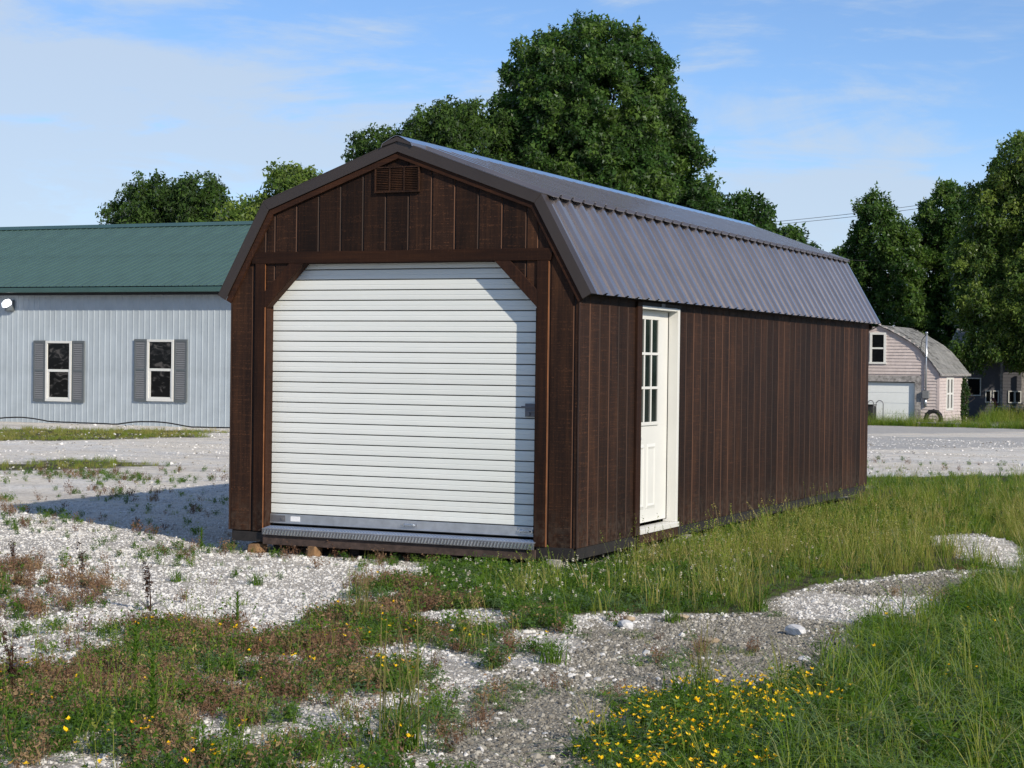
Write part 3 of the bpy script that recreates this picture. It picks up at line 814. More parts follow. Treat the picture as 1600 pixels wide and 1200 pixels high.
# rakes, fascias, dark eave strip
def rake_poly(o0, o1, sgn):
    """band between two offsets below the roof line, one half of the gable (sgn +1 right, -1 left)"""
    def pt(t, o):  # t: distance from the centre line, o: depth below the roof skin
        return None
    k1, k2 = math.sqrt(1+.3647**2), math.sqrt(1+1.793**2)
    def line(o):
        # upper line z = 3.7045 - .3647 t - o*k1 ; lower line z = 3.172-(t-1.46)*1.793 - o*k2
        tk = (3.172+1.46*1.793-o*k2-3.7045+o*k1)/(1.793-.3647)
        zk = 3.7045-.3647*tk-o*k1
        ze = 2.277-o*.5
        te = 1.46+(3.172-o*k2-ze)/1.793
        return [(0, 3.7045-o*k1), (tk, zk), (te, ze)]
    a, b = line(o0), line(o1)
    return a, b
for sgn, nm in ((1, 'r'), (-1, 'l')):
    a, b = rake_poly(.002, .095, sgn)
    for seg in (0, 1):
        poly = [(XC+sgn*q[0], q[1]) for q in (a[seg], a[seg+1], b[seg+1], b[seg])]
        if sgn < 0: poly = poly[::-1]
        yy = -.052 if seg == 0 else -.0505
        MB().prism(poly, yy, yy+.012).build('rake_trim', [M['trim_metal']], SH, bevel=.002)
        # the trim's flange lying on the roof skin
        n = Vector((.3426*sgn, 0, .9395)) if seg == 0 else Vector((.8734*sgn, 0, .487))
        p0, p1 = Vector((XC+sgn*a[seg][0], 0, a[seg][1])), Vector((XC+sgn*a[seg+1][0], 0, a[seg+1][1]))
        up = n*(.012 if seg == 0 else .006)
        vs = [p0+up, p1+up, p1+up+Vector((0, .135, 0)), p0+up+Vector((0, .135, 0)), p0, p1, p1+Vector((0, .135, 0)), p0+Vector((0, .135, 0))]
        vs = [v+Vector((0, yy, 0)) for v in vs]
        MB().add(vs, [(0, 1, 2, 3), (4, 7, 6, 5), (0, 4, 5, 1), (1, 5, 6, 2), (2, 6, 7, 3), (3, 7, 4, 0)]).build('rake_flange', [M['trim_metal']], SH)
    a, b = rake_poly(.096, .150, sgn)
    for seg in (0, 1):
        poly = [(XC+sgn*q[0], q[1]) for q in (a[seg], a[seg+1], b[seg+1], b[seg])]
        if sgn < 0: poly = poly[::-1]
        MB().prism(poly, -.034, -.0007).build('rake_board', [M['wood_h']], SH, bevel=.002)
        MB().prism(poly, LEN+.0007, LEN+.03).build('rake_board', [M['wood_h']], SH)
    xe = 0.0 if sgn > 0 else -3.6601
    MB().box(min(xe+sgn*.001, xe+sgn*.085), max(xe+sgn*.001, xe+sgn*.028), -.0005, LEN+.03, 2.275, 2.40).build('eave_shade_board', [M['treated']], SH)  # dark strip at the siding top, painting the shade under the eave

# ribbed roof sheets
RIB = 0.2765
PROF = [(0, 0), (.150, 0), (.161, .028), (.165, .031), (.211, .031), (.215, .028), (.226, 0), (RIB, 0)]
def sheet(name, p0, p1, n, nr, mat):
    """sheet starting at y=0: p0 top edge, p1 bottom edge (x,z), n its normal (x,z)"""
    mb_ = MB(); vs = []
    prof_ = [(RIB*k+u, h) for k in range(nr) for u, h in PROF[(0 if k == 0 else 1):]]
    for u, h in prof_:
        vs += [(p0[0]+n[0]*h, u, p0[1]+n[1]*h), (p1[0]+n[0]*h, u, p1[1]+n[1]*h)]
    fl = [(2*k, 2*k+1, 2*k+3, 2*k+2) for k in range(len(prof_)-1)]
    if (p1[0]-p0[0]) < 0: fl = [q[::-1] for q in fl]
    mb_.add(vs, fl)
    return mb_.mesh(name, [mat], ORG[SH.name]-Vector((0, ORG[SH.name].y, 0)))
s1, s2 = .3647, 1.793
for sgn in (1, -1):
    nu = (.3426*sgn, .9395); nl = (.8734*sgn, .487)
    up0, up1 = (XC+sgn*.03, 3.7045-.3647*.03+.004), (XC+sgn*1.515, 3.7045-.3647*1.515+.012)
    lo0, lo1 = (XC+sgn*1.445, 3.172+.015*1.793-.020), (XC+sgn*1.959, 2.277)
    for nr, ks in ((4, range(9)), (3, [9])):
        mu = sheet('roof_panel', up0, up1, nu, nr, M['roof']); ml = sheet('roof_panel', lo0, lo1, nl, nr, M['roof'])
        for k in ks:
            for me_ in (mu, ml):
                o = share('roof_panel', me_, SH, (0, .084+k*4*RIB-ORG[SH.name].y, 0))
                q = o.modifiers.new('thick', 'SOLIDIFY'); q.thickness = .004; q.offset = -1
    # flat closing strip under the knee and at the eave
rc = MB()
for y0, y1 in ((-.075, LEN+.05),):
    pr_ = [(-.165, -.0602), (-.15, -.0547+.030), (-.03, .030-.011+.02), (0, .045), (.03, .039), (.15, -.0547+.030), (.165, -.0602)]
    vs = [(XC+a, y0, 3.7045+b+.004) for a, b in pr_] + [(XC+a, y1, 3.7045+b+.004) for a, b in pr_]
    n = len(pr_)
    rc.add(vs, [(k, k+1, k+1+n, k+n) for k in range(n-1)])
rc.build('ridge_cap', [M['roof']], SH, solid=.004)
# closure under the front of the ridge cap
MB().prism([(XC-.16, 3.655), (XC, 3.70), (XC+.16, 3.655), (XC+.15, 3.685), (XC, 3.742), (XC-.15, 3.685)], -.07, -.053).build('ridge_closure', [M['trim_metal']], SH)

# entry door, in its recess
dx = -.088
ED = thing('x', (0, 0, 0), None, None); bpy.data.objects.remove(ED)
dr = MB().box(dx-.04, dx, DY0-.02, DY1-.032, DZ0+.035, DZ1-.012).build('entry_door', [M['white']], SH)
gy0, gy1, gz0, gz1 = 1.68, 2.265, 1.085, 2.10
gf = MB()
for (a, b, c, d) in ((gy0-.035, gy1+.035, gz1, gz1+.035), (gy0-.035, gy1+.035, gz0-.035, gz0)): gf.box(dx+.0005, dx+.016, a, b, c, d)
gf.box(dx+.0005, dx+.016, gy0-.035, gy0, gz0, gz1); gf.box(dx+.0005, dx+.016, gy1, gy1+.035, gz0, gz1)
gf.build('glass_frame', [M['white']], dr, bevel=.003)
cw, ch = (gy1-gy0)/3, (gz1-gz0)/3
for i in range(3):
    for j in range(3):
        MB().box(dx+.0005, dx+.005, gy0+cw*i+.0005, gy0+cw*(i+1)-.0005, gz0+ch*j+.0005, gz0+ch*(j+1)-.0005).build('pane', [M['glass_green']], dr)
for i in (1, 2):
    MB().box(dx+.0052, dx+.016, gy0+cw*i-.013, gy0+cw*i+.013, gz0, gz1).build('muntin', [M['white']], dr, bevel=.002)
    MB().box(dx+.0054, dx+.0175, gy0, gy1, gz0+ch*i-.013, gz0+ch*i+.013).build('muntin', [M['white']], dr, bevel=.002)
for a, b in ((1.67, 1.93), (1.99, 2.25)):
    pm = MB()
    z0, z1 = .22, .865
    pm.add([(dx+.0008, a, z0), (dx+.0008, b, z0), (dx+.0008, b, z1), (dx+.0008, a, z1), (dx+.011, a+.03, z0+.03), (dx+.011, b-.03, z0+.03), (dx+.011, b-.03, z1-.03), (dx+.011, a+.03, z1-.03),
            (dx+.003, a+.05, z0+.05), (dx+.003, b-.05, z0+.05), (dx+.003, b-.05, z1-.05), (dx+.003, a+.05, z1-.05)],
           [(0, 1, 5, 4), (1, 2, 6, 5), (2, 3, 7, 6), (3, 0, 4, 7), (4, 5, 9, 8), (5, 6, 10, 9), (6, 7, 11, 10), (7, 4, 8, 11), (8, 9, 10, 11)])
    pm.build('door_panel', [M['white']], dr)
kn = MB().tube([(dx, 1.62, .93), (dx+.05, 1.62, .93)], .014, 8).tube([(dx+.05, 1.62, .93), (dx+.062, 1.62, .93), (dx+.08, 1.62, .93)], [.018, .03, .02], 10)
kn.build('door_knob', [M['chrome']], dr)
MB().box(dx-.02, dx+.008, DY1-.0318, DY1-.0282, DZ0+.03, DZ1-.02).build('weather_seal', [M['black']], dr)
fr = MB()
fr.box(-.12, .021, DY1-.028, DY1+.030, DZ0, DZ1+.02)                       # right jamb with casing
fr.box(-.12, .020, DY0-.005, DY1-.0285, DZ1-.008, DZ1+.021)               # head
fr.box(-.12, -.006, DY0-.012, DY0+.012, DZ0, DZ1-.009)                     # left jamb, hidden in the reveal
fr.build('door_frame', [M['white']], SH, bevel=.003)
MB().box(-.12, .035, DY0-.004, DY1+.042, .004, DZ0-.001).build('door_sill', [M['white']], SH, bevel=.004)
MB().box(.0008, .026, DY0-.135, DY0-.005, 0.0, 2.26).build('trim_board', [M['wood_v']], SH, bevel=.003)
MB().box(.0008, .024, DY0-.0045, DY1+.04, -.09, .0035).build('trim_board', [M['wood_h']], SH, bevel=.003)
MB().box(.0008, .022, DY0-.0045, DY1+.06, DZ1+.0215, 2.262).build('trim_board', [M['treated']], SH)
MB().box(.0225, .034, 2.06, 2.16, 2.228, 2.262).build('plaque', [M['shutter']], SH, bevel=.002)

# blocks that prop the shed up
def block(name, loc, size, rz, label, mat, jag=.25, grp=None):
    o_ = thing(name, loc, label, 'block', grp) if False else None
    mb_ = MB(); a, b, c = size
    pts = []
    for sz_ in (0, 1):
        for k in range(7):
            w = 2*math.pi*k/7+.2
            rr = 1+jag*(random.random()-.5)
            pts.append((a/2*rr*math.cos(w)*(1-.12*sz_), b/2*rr*math.sin(w)*(1-.12*sz_), c*sz_*(1+jag*.5*(random.random()-.5))-.02))
    mb_.add(pts, [tuple(range(6, -1, -1)), tuple(range(7, 14))]+[(k, (k+1) % 7, (k+1) % 7+7, k+7) for k in range(7)])
    mm = mb_.mesh(name, [M[mat]])
    o = bpy.data.objects.new(name, mm); COL.objects.link(o); o.location = loc; o.rotation_euler = (0, 0, rz); ORG[o.name] = Vector(loc)
    q = o.modifiers.new('edge', 'BEVEL'); q.width = .008; q.segments = 1
    return tag(o, label, 'block', grp)
block('wood_block', (-3.36, .02, -.212), (.22, .16, .11), .4, 'split brown wood block under the left front corner of the shed', 'woodblock', .5, 'blocks propping up the shed')
block('wood_block', (-2.72, .03, -.212), (.20, .14, .12), -.5, 'tan broken wood chunk under the threshold left of its middle', 'woodblock', .6, 'blocks propping up the shed')
def cblock(loc, label):
    o = MB().box(loc[0]-.075, loc[0]+.075, loc[1]-.09, loc[1]+.09, loc[2]-.01, loc[2]+.105).build('concrete_block', [M['concrete']], None, bevel=.008, org=loc)
    return tag(o, label, 'block', 'blocks propping up the shed')
cblock((-.215, .07, -.212), 'grey concrete block under the right front corner of the shed')
cblock((-.03, 2.95, -.212), 'concrete block under the shed side just behind the entry door')

# ------------------------------------------------------------------ blue-grey metal building with a green roof
BX0, BX1, BY, BD = -48.0, -13.0, 27.2, 12.0
MBD = thing('metal_building', (-26, 33, -.25), 'pale blue ribbed metal building with green metal roof behind the gravel lot', 'building')
RW = .1905
def wall_profile(n):
    p = [(0, 0)]
    for k in range(n):
        x = k*RW
        p += [(x+.122, 0), (x+.140, .009), (x+.164, .009), (x+.182, 0)]
    p.append((n*RW, 0)); return p
wp = wall_profile(5)
vs = []
for u, h in wp: vs += [(u, -h, -.27), (u, -h, 3.64)]
wme = MB().add(vs, [(2*k, 2*k+2, 2*k+3, 2*k+1) for k in range(len(wp)-1)]).mesh('wall_panel', [M['blue_wall']])
npan = int((BX1-BX0)/(5*RW))
BXE = BX0+npan*5*RW
for k in range(npan):
    share('wall_panel', wme, MBD, (BX0+k*5*RW+26, BY-33, .25))
wl = MB(); wl.box(BX0, BXE, BY+.03, BY+.08, -.3, 3.66); wl.box(BX0, BX0+.05, BY+.08, BY+BD, -.3, 3.66); wl.box(BXE-.05, BXE, BY+.08, BY+BD, -.3, 3.66)
wl.box(BX0, BXE, BY+BD, BY+BD+.05, -.3, 3.66)
wl.prism([(BY+.1, 3.66), (BY+BD, 3.66), (BY+BD/2, 5.65)], BX0, BX0+.05, axis='x'); wl.prism([(BY+.1, 3.66), (BY+BD, 3.66), (BY+BD/2, 5.65)], BXE-.05, BXE, axis='x')
wl.build('wall', [M['blue_wall']], MBD)
MB().box(BX0, BXE+.03, BY-.035, BY+.05, -.37, -.275).build('base_trim', [M['black']], MBD)
MB().box(BX0, BXE, BY-.02, BY+.4, -.75, -.371).build('foundation', [M['concrete']], MBD)
MB().box(BXE-.06, BXE+.035, BY-.04, BY-.024, -.27, 3.60).build('corner_trim', [M['blue_wall']], MBD)
# roof: ridge 1.75 m above the eave
RY, RZ = BY+BD/2, 5.86
ey, ez = BY-.35, 3.66
nrm = Vector((0, -(RZ-ez), RY-ey)).normalized()
rp_ = [(0, 0)]
GR = .2286
for k in range(4):
    x = k*GR; rp_ += [(x+.165, 0), (x+.178, .011), (x+.20, .011), (x+.213, 0)]
rp_.append((4*GR, 0))
vs = []
for u, h in rp_:
    vs += [(u, ey+nrm.y*h, ez+nrm.z*h), (u, RY+nrm.y*h, RZ+nrm.z*h)]
rme = MB().add(vs, [(2*k, 2*k+2, 2*k+3, 2*k+1) for k in range(len(rp_)-1)]).mesh('roof_panel', [M['green_roof']])
nr_ = int((BXE+.6-BX0)/(4*GR))
for k in range(nr_):
    share('roof_panel', rme, MBD, (BX0-.2+k*4*GR+26, -33, .25))
MB().add([(BX0-.2, RY, RZ), (BX0-.2+nr_*4*GR, RY, RZ), (BX0-.2+nr_*4*GR, BY+BD+.35, ez), (BX0-.2, BY+BD+.35, ez)], [(0, 1, 2, 3)]).build('roof_back', [M['green_roof']], MBD, solid=.03)
xe = BX0-.2+nr_*4*GR
MB().add([(BX0-.2, RY-.22, RZ-.22*.345+.03), (xe, RY-.22, RZ-.22*.345+.03), (xe, RY, RZ+.075), (BX0-.2, RY, RZ+.075), (xe, RY+.22, RZ-.03), (BX0-.2, RY+.22, RZ-.03)], [(0, 1, 2, 3), (3, 2, 4, 5)]).build('ridge_cap', [M['green_trim']], MBD, solid=.01)
MB().box(BX0-.2, xe, ey-.10, ey+.02, ez-.165, ez-.03).build('gutter', [M['green_trim']], MBD, bevel=.012)
MB().box(BX0-.2, xe, ey+.021, ey+.06, ez-.24, ez-.03).build('fascia', [M['black']], MBD)
MB().box(BX0-.2, xe, ey+.06, BY+.02, ez-.10, ez-.07).build('soffit', [M['shutter_rim']], MBD)
def bwindow(x0, x1, z0, z1):
    yf = BY-.075
    o = MB().box(x0+.06, x1-.06, BY-.03, BY-.024, z0+.06, z1-.06).build('window', [M['glass']], MBD)
    f = MB()
    f.box(x0, x1, yf, BY-.02, z1-.065, z1); f.box(x0, x1, yf, BY-.02, z0, z0+.075)
    f.box(x0, x0+.075, yf+.001, BY-.02, z0+.075, z1-.065); f.box(x1-.075, x1, yf+.001, BY-.02, z0+.075, z1-.065)
    f.build('window_frame', [M['white']], o, bevel=.008)
    zm = (z0+z1)/2+.02
    s = MB()
    s.box(x0+.0755, x1-.0755, BY-.06, BY-.031, zm-.035, zm+.035)
    s.box(x0+.0755, x0+.13, BY-.055, BY-.031, z0+.0755, zm-.0355); s.box(x1-.11, x1-.0755, BY-.055, BY-.031, z0+.0755, zm-.0355); s.box(x0+.13, x1-.11, BY-.055, BY-.031, z0+.0755, z0+.12)
    s.build('sash', [M['white']], o)
    MB().box(x0+.08, x1-.08, BY-.045, BY-.0405, zm+.036, z1-.066).build('pane', [M['painted_interior']], o)
    MB().box(x0+.131, x1-.111, BY-.0402, BY-.036, z0+.121, zm-.036).build('pane', [M['painted_interior']], o)
    for s0, s1 in ((x0-.43, x0-.012), (x1+.012, x1+.43)):
        sh = MB().box(s0+.05, s1-.05, BY-.045, BY-.024, z0+.05, z1-.05).build('shutter', [M['shutter']], MBD)
        g = MB()
        g.box(s0, s1, BY-.062, BY-.024, z1-.06, z1+.01); g.box(s0, s1, BY-.062, BY-.024, z0-.01, z0+.06)
        zc = (z0+z1)/2+.02
        g.box(s0, s0+.055, BY-.061, BY-.024, z0+.0605, z1-.0605); g.box(s1-.055, s1, BY-.061, BY-.024, z0+.0605, z1-.0605); g.box(s0+.0555, s1-.0555, BY-.061, BY-.046, zc-.03, zc+.03)
        g.build('shutter_frame', [M['shutter_rim']], sh, bevel=.004)
        lo_ = MB(); nL = 26
        for k in range(nL):
            z = z0+.07+(z1-z0-.14)*k/nL
            if abs(z-zc) < .05: continue
            lo_.add([(s0+.056, -.047+BY, z+.03), (s1-.056, -.047+BY, z+.03), (s1-.056, -.058+BY, z), (s0+.056, -.058+BY, z)], [(0, 3, 2, 1)])
        lo_.build('shutter_louver', [M['shutter']], sh)
bwindow(-27.56, -26.65, .43, 2.14)
bwindow(-24.09, -23.20, .50, 2.20)
lp = MB().box(-28.99, -28.70, BY-.12, BY-.023, 2.98, 3.30).build('wall_lamp', [M['shutter_rim']], MBD, bevel=.02)
MB().tube([(-28.80, BY-.14, 3.24), (-28.815, BY-.25, 3.20), (-28.825, BY-.31, 3.15), (-28.83, BY-.36, 3.10)], [.095, .105, .095, .04], 12).build('lamp_glass', [M['lampglass']], lp, smooth=True)
hs_ = []
for x in np.linspace(-29.6, -16, 70):
    hs_.append((float(x), BY-.65+.18*math.sin(x*.6), tz(x, BY-.6)+.05+.10*max(0, math.sin(x*1.3+.5))))
tag(MB().tube(hs_, .020, 6).build('hose', [M['black']], None, smooth=True, org=(-23, 26.5, -.2)), 'black hose lying along the foot of the pale blue metal building', 'hose')

# ------------------------------------------------------------------ pink garage with gambrel roof
PG = thing('pink_garage', (-14.52, 76.3, -.95), 'faded pink clapboard garage with curved grey shingle roof beyond the road', 'garage')
PY0, PY1, PXC = 72.8, 79.7, -14.52
prof2 = [(0, 3.73), (.78, 3.36), (1.55, 2.92), (2.0, 2.56), (2.36, 2.15), (2.87, 1.51)]
def pz(x):
    t = abs(x-PXC)
    for (a, za), (b, zb) in zip(prof2[:-1], prof2[1:]):
        if t <= b: return za+(zb-za)*(t-a)/(b-a)
    return 1.51
PXL, PXR = PXC-2.84, PXC+2.84
fw_ = MB()
z = -1.0
DOOR = (-16.25, -12.80, 1.04)
while z < 3.65:
    z1 = z+.15
    # the clapboards follow the gable line and stop at the garage door
    t = 0.0
    xs_ = [x for x in np.linspace(PXL, PXR, 240) if pz(x)-.05 > z]
    if len(xs_) > 2:
        for xa, xb in ((xs_[0], xs_[-1]),) if z > 1.30 else ((xs_[0], DOOR[0]-.28), (DOOR[1]+.30, xs_[-1])):
            fw_.add([(xa, PY0-.040, z), (xb, PY0-.040, z), (xb, PY0-.004, z1), (xa, PY0-.004, z1), (xa, PY0+.05, z), (xb, PY0+.05, z)], [(0, 1, 2, 3), (0, 4, 5, 1)])
    z = z1
gp = [(PXL, -1.0)] + [(PXC-t, zz-.06) for t, zz in reversed(prof2[:-1])][0:0] 
fw_.prism([(PXL, 1.30), (PXR, 1.30)] + [(PXC+t, zz-.05) for t, zz in reversed(prof2) if t < 2.84] + [(PXC-t, zz-.05) for t, zz in prof2[1:] if t < 2.84], PY0, PY0+.1)
fw_.build('gable_wall', [M['pink']], PG)
sw_ = MB()
z = -1.0
while z < 1.5:
    z1 = z+.15
    for ya, yb in ((PY0, 74.42), (76.06, PY1)) if -.35 < z < 1.27 else ((PY0, PY1),):
        sw_.add([(PXR+.040, ya, z), (PXR+.040, yb, z), (PXR+.004, yb, z1), (PXR+.004, ya, z1), (PXR-.05, ya, z), (PXR-.05, yb, z)], [(0, 1, 2, 3), (0, 4, 5, 1)])
    z = z1
sw_.box(PXL, PXL+.1, PY0+.1, PY1, -1, 1.5); sw_.box(PXL, PXR, PY1-.1, PY1, -1, 1.5)
sw_.prism([(PXL, 1.5), (PXR, 1.5)] + [(PXC+t, zz-.05) for t, zz in reversed(prof2) if t < 2.84] + [(PXC-t, zz-.05) for t, zz in prof2[1:] if t < 2.84], PY1-.1, PY1-.001)
sw_.box(PXR-.12, PXR-.02, PY0+.1, PY1-.1, -1, 1.49)
sw_.build('wall', [M['pink']], PG)
MB().box(PXR-.09, PXR+.035, PY0-.035, PY0+.09, -1, 1.5).build('corner_board', [M['pinktrim']], PG)
for t0, t1 in zip(prof2[:-1], prof2[1:]):
    for sg in (1, -1):
        poly = [(PXC+sg*t0[0], t0[1]-.02), (PXC+sg*t1[0], t1[1]-.02), (PXC+sg*t1[0], t1[1]-.15), (PXC+sg*t0[0], t0[1]-.15)]
        MB().prism(poly if sg > 0 else poly[::-1], PY0-.06, PY0-.023).build('rake_board', [M['pinktrim']], PG)
# shingle courses, a little crooked, some lifting
for sg in (1, -1):
    rm = MB(); samples = []
    for (a, za), (b, zb) in zip(prof2[:-1], prof2[1:]):
        for q in np.linspace(0, 1, 4)[:-1]: samples.append((a+(b-a)*q, za+(zb-za)*q))
    samples.append((2.97, 1.40))
    for k in range(len(samples)-1):
        (a, za), (b, zb) = samples[k], samples[k+1]
        y = PY0-.18
        while y < PY1+.18:
            w = random.uniform(.28, .55); y2 = min(y+w, PY1+.18)
            lift = random.choice([.012, .018, .03, .055]); dz = random.uniform(0, .03)
            vs = [(PXC+sg*a, y, za+.01), (PXC+sg*a, y2, za+.01), (PXC+sg*(b+.05), y2, zb+lift-dz-.03), (PXC+sg*(b+.05), y, zb+lift-dz-.03+random.uniform(-.012, .012)),
                  (PXC+sg*(b+.05), y2, zb+lift-dz-.06), (PXC+sg*(b+.05), y, zb+lift-dz-.06)]
            rm.add(vs, [(0, 3, 2, 1), (3, 5, 4, 2)] if sg > 0 else [(0, 1, 2, 3), (3, 2, 4, 5)])
            y = y2+.008
    rm.add([(PXC+sg*a, PY0-.15, za-.035) for a, za in prof2] + [(PXC+sg*a, PY1+.15, za-.035) for a, za in prof2], [(k, k+1, k+7, k+6) for k in range(5)])
    q = rm.build('shingles', [M['shingle']], PG); q['kind'] = 'stuff'
MB().box(PXR+.10, PXR+.17, PY0-.18, PY1+.2, 1.33, 1.45).build('eave_board', [M['oldboard']], PG)
fr = MB(); fr.box(DOOR[0]-.28, DOOR[1]+.30, PY0-.05, PY0+.02, DOOR[2], DOOR[2]+.29)
fr.box(DOOR[1], DOOR[1]+.30, PY0-.048, PY0+.02, -1, DOOR[2]-.001); fr.box(DOOR[0]-.28, DOOR[0], PY0-.048, PY0+.02, -1, DOOR[2]-.001)
fr.build('door_surround', [M['oldboard']], PG)
gd = MB().box(DOOR[0], DOOR[1], PY0+.14, PY0+.18, -1, DOOR[2]-.04).build('garage_door', [M['gdoor']], PG)
for k in range(4):
    MB().box(DOOR[0]+.02, DOOR[1]-.02, PY0+.125, PY0+.139, -.98+.5*k, -.98+.5*k+.485).build('door_panel', [M['gdoor']], gd, bevel=.01)
MB().box(DOOR[0], DOOR[1], PY0+.02, PY0+.20, DOOR[2]-.039, DOOR[2]-.002).build('door_head', [M['black']], PG)
def pwin(x0, x1, z0, z1):
    o = MB().box(x0+.09, x1-.09, PY0-.03, PY0-.024, z0+.09, z1-.09).build('window', [M['glass']], PG)
    f = MB(); f.box(x0, x1, PY0-.07, PY0-.022, z1-.1, z1); f.box(x0-.03, x1+.03, PY0-.09, PY0-.022, z0, z0+.09)
    f.box(x0, x0+.11, PY0-.069, PY0-.022, z0+.0905, z1-.1005); f.box(x1-.11, x1, PY0-.069, PY0-.022, z0+.0905, z1-.1005)
    f.build('window_frame', [M['white']], o)
    zm = (z0+z1)/2; MB().box(x0+.11, x1-.11, PY0-.055, PY0-.031, zm-.04, zm+.04).build('sash_rail', [M['white']], o)
    MB().box(x0+.115, x1-.115, PY0-.045, PY0-.04, zm+.041, z1-.101).build('pane', [M['glass']], o)
    MB().box(x0+.115, x1-.115, PY0-.042, PY0-.036, z0+.091, zm-.041).build('pane', [M['glass']], o)
pwin(-14.98, -14.20, 1.88, 3.38)
sd = MB().box(PXR+.004, PXR+.01, 74.5, 76.0, -.3, 1.25).build('window', [M['glass']], PG)
f = MB()
for a, b in ((74.42, 74.60), (75.08, 75.40), (75.88, 76.06)): f.box(PXR+.011, PXR+.06, a, b, -.32, 1.27)
f.box(PXR+.011, PXR+.055, 74.6, 75.88, 1.17, 1.265); f.box(PXR+.011, PXR+.055, 74.6, 75.88, -.32, -.22); f.box(PXR+.011, PXR+.05, 74.6, 75.88, .44, .53)
f.build('window_frame', [M['white']], sd)
for a, b in ((74.6, 75.08), (75.4, 75.88)):
    for c, d in ((-.22, .44), (.53, 1.17)): MB().box(PXR+.0105, PXR+.016, a+.001, b-.001, c+.001, d-.001).build('pane', [M['glass']], sd)
mast = MB().tube([(-12.26, PY0-.12, .62), (-12.26, PY0-.12, 3.35)], .045, 8).tube([(-12.26, PY0-.12, 3.35), (-12.26, PY0-.12, 3.42)], [.08, .05], 8).tube([(-12.27, PY0-.1, .28), (-12.27, PY0-.1, -.1)], .07, 8)
mast.build('service_mast', [M['galv']], PG, smooth=True)
MB().box(-12.42, -12.10, PY0-.22, PY0-.03, .27, .64).build('meter_box', [M['shutter']], PG, bevel=.02)
dl = [Vector((-12.26, PY0-.16, 3.3)), Vector((-12.46, PY0-.18, 3.05)), Vector((-12.52, PY0-.18, 2.6)), Vector((-12.40, PY0-.18, 2.3)), Vector((-12.28, PY0-.17, 2.2))]
MB().tube(dl, .02, 6).build('drip_loop', [M['wire']], PG)

# things that stand by the garage
def at_ground(x, y): return (x, y, tz(x, y))
ty = MB(); c0 = Vector(at_ground(-11.72, 71.9)); c0.z += .36
for k in range(24):
    w0, w1 = 2*math.pi*k/24, 2*math.pi*(k+1)/24
    ring = []
    for w in (w0, w1):
        for rr, yy in ((.25, -.07), (.36, -.11), (.43, -.07), (.43, .07), (.36, .11), (.25, .07)):
            ring.append((c0.x+rr*math.cos(w), c0.y+yy, c0.z+rr*math.sin(w)))
    ty.add(ring, [(j, (j+1) % 6, (j+1) % 6+6, j+6) for j in range(6)])
    if k % 2 == 0: ty.box(c0.x+.43*math.cos(w0)-.02, c0.x+.43*math.cos(w0)+.02, c0.y-.09, c0.y+.09, c0.z+.43*math.sin(w0)-.02, c0.z+.43*math.sin(w0)+.02)
tag(ty.build('tire', [M['black']], None, org=c0), 'black tractor tire standing upright at the corner of the pink garage', 'tire')
def hoop(x, y, w, h, label):
    z = tz(x, y); pts = [(x-w/2, y, z), (x-w/2, y, z+h-w/2)]
    pts += [(x-w/2*math.cos(a), y, z+h-w/2+w/2*math.sin(a)) for a in np.linspace(.3, math.pi-.3, 6)]
    pts += [(x+w/2, y, z+h-w/2), (x+w/2, y, z)]
    tag(MB().tube(pts, .022, 6).build('wire_hoop', [M['darksteel']], None, smooth=True, org=(x, y, z)), label, 'hoop', 'hoops before the garage door')
hoop(-14.62, 71.6, .28, 1.15, 'bent steel hoop before the white garage door, next to the dark bin')
hoop(-14.22, 71.7, .34, 1.15, 'bent steel hoop before the white garage door, farther from the dark bin')
bx = MB(); g0 = at_ground(-14.95, 71.9)
bx.prism([(g0[0]-.5, g0[2]), (g0[0]+.45, g0[2]), (g0[0]+.42, g0[2]+.86), (g0[0]-.5, g0[2]+1.0)], g0[1]-.4, g0[1]+.4)
bx.box(g0[0]-.54, g0[0]+.46, g0[1]-.44, g0[1]+.44, g0[2]+.90, g0[2]+.95)
tag(bx.build('bin', [M['black']], None, bevel=.02, org=g0), 'dark bin at the garage door, mostly hidden by the brown shed', 'bin')
pl = MB(); g0 = at_ground(-11.3, 70.9)  # low planks added for a dark strip of unclear cause
for k in range(3): pl.box(g0[0]-1.0, g0[0]+1.0, g0[1]+.16*k, g0[1]+.16*k+.14, g0[2]+.16, g0[2]+.20)
for a in (-.85, .85): pl.box(g0[0]+a-.05, g0[0]+a+.05, g0[1], g0[1]+.46, g0[2], g0[2]+.159)
tag(pl.build('plank_platform', [M['oldboard']], None, org=g0), 'low weathered plank bench in the grass before the tractor tire', 'platform')

# ------------------------------------------------------------------ grey house among the trees
GH = thing('grey_house', (-10.0, 93.5, -1.0), 'small dark grey house half hidden under trees right of the pink garage', 'house')
HY = 91.0
hw = MB(); z = -1.1
while z < 2.2:
    hw.add([(-14.6, HY-.02, z), (-4, HY-.02, z), (-4, HY-.003, z+.18), (-14.6, HY-.003, z+.18), (-14.6, HY+.05, z), (-4, HY+.05, z)], [(0, 1, 2, 3), (0, 4, 5, 1)]); z += .18
hw.box(-14.6, -4, HY, HY+.1, -1.1, 2.3); hw.box(-14.6, -14.5, HY+.1, HY+6, -1.1, 2.3); hw.box(-4.1, -4, HY+.1, HY+6, -1.1, 2.3); hw.box(-14.6, -4, HY+6, HY+6.1, -1.1, 2.3)
hw.build('wall', [M['greywall']], GH)
MB().prism([(HY-.6, 2.2), (HY+3, 3.9), (HY+6.6, 2.2), (HY+6.6, 2.35), (HY+3, 4.05), (HY-.6, 2.35)], -15, -3.6, axis='x').build('roof', [M['shingle']], GH)
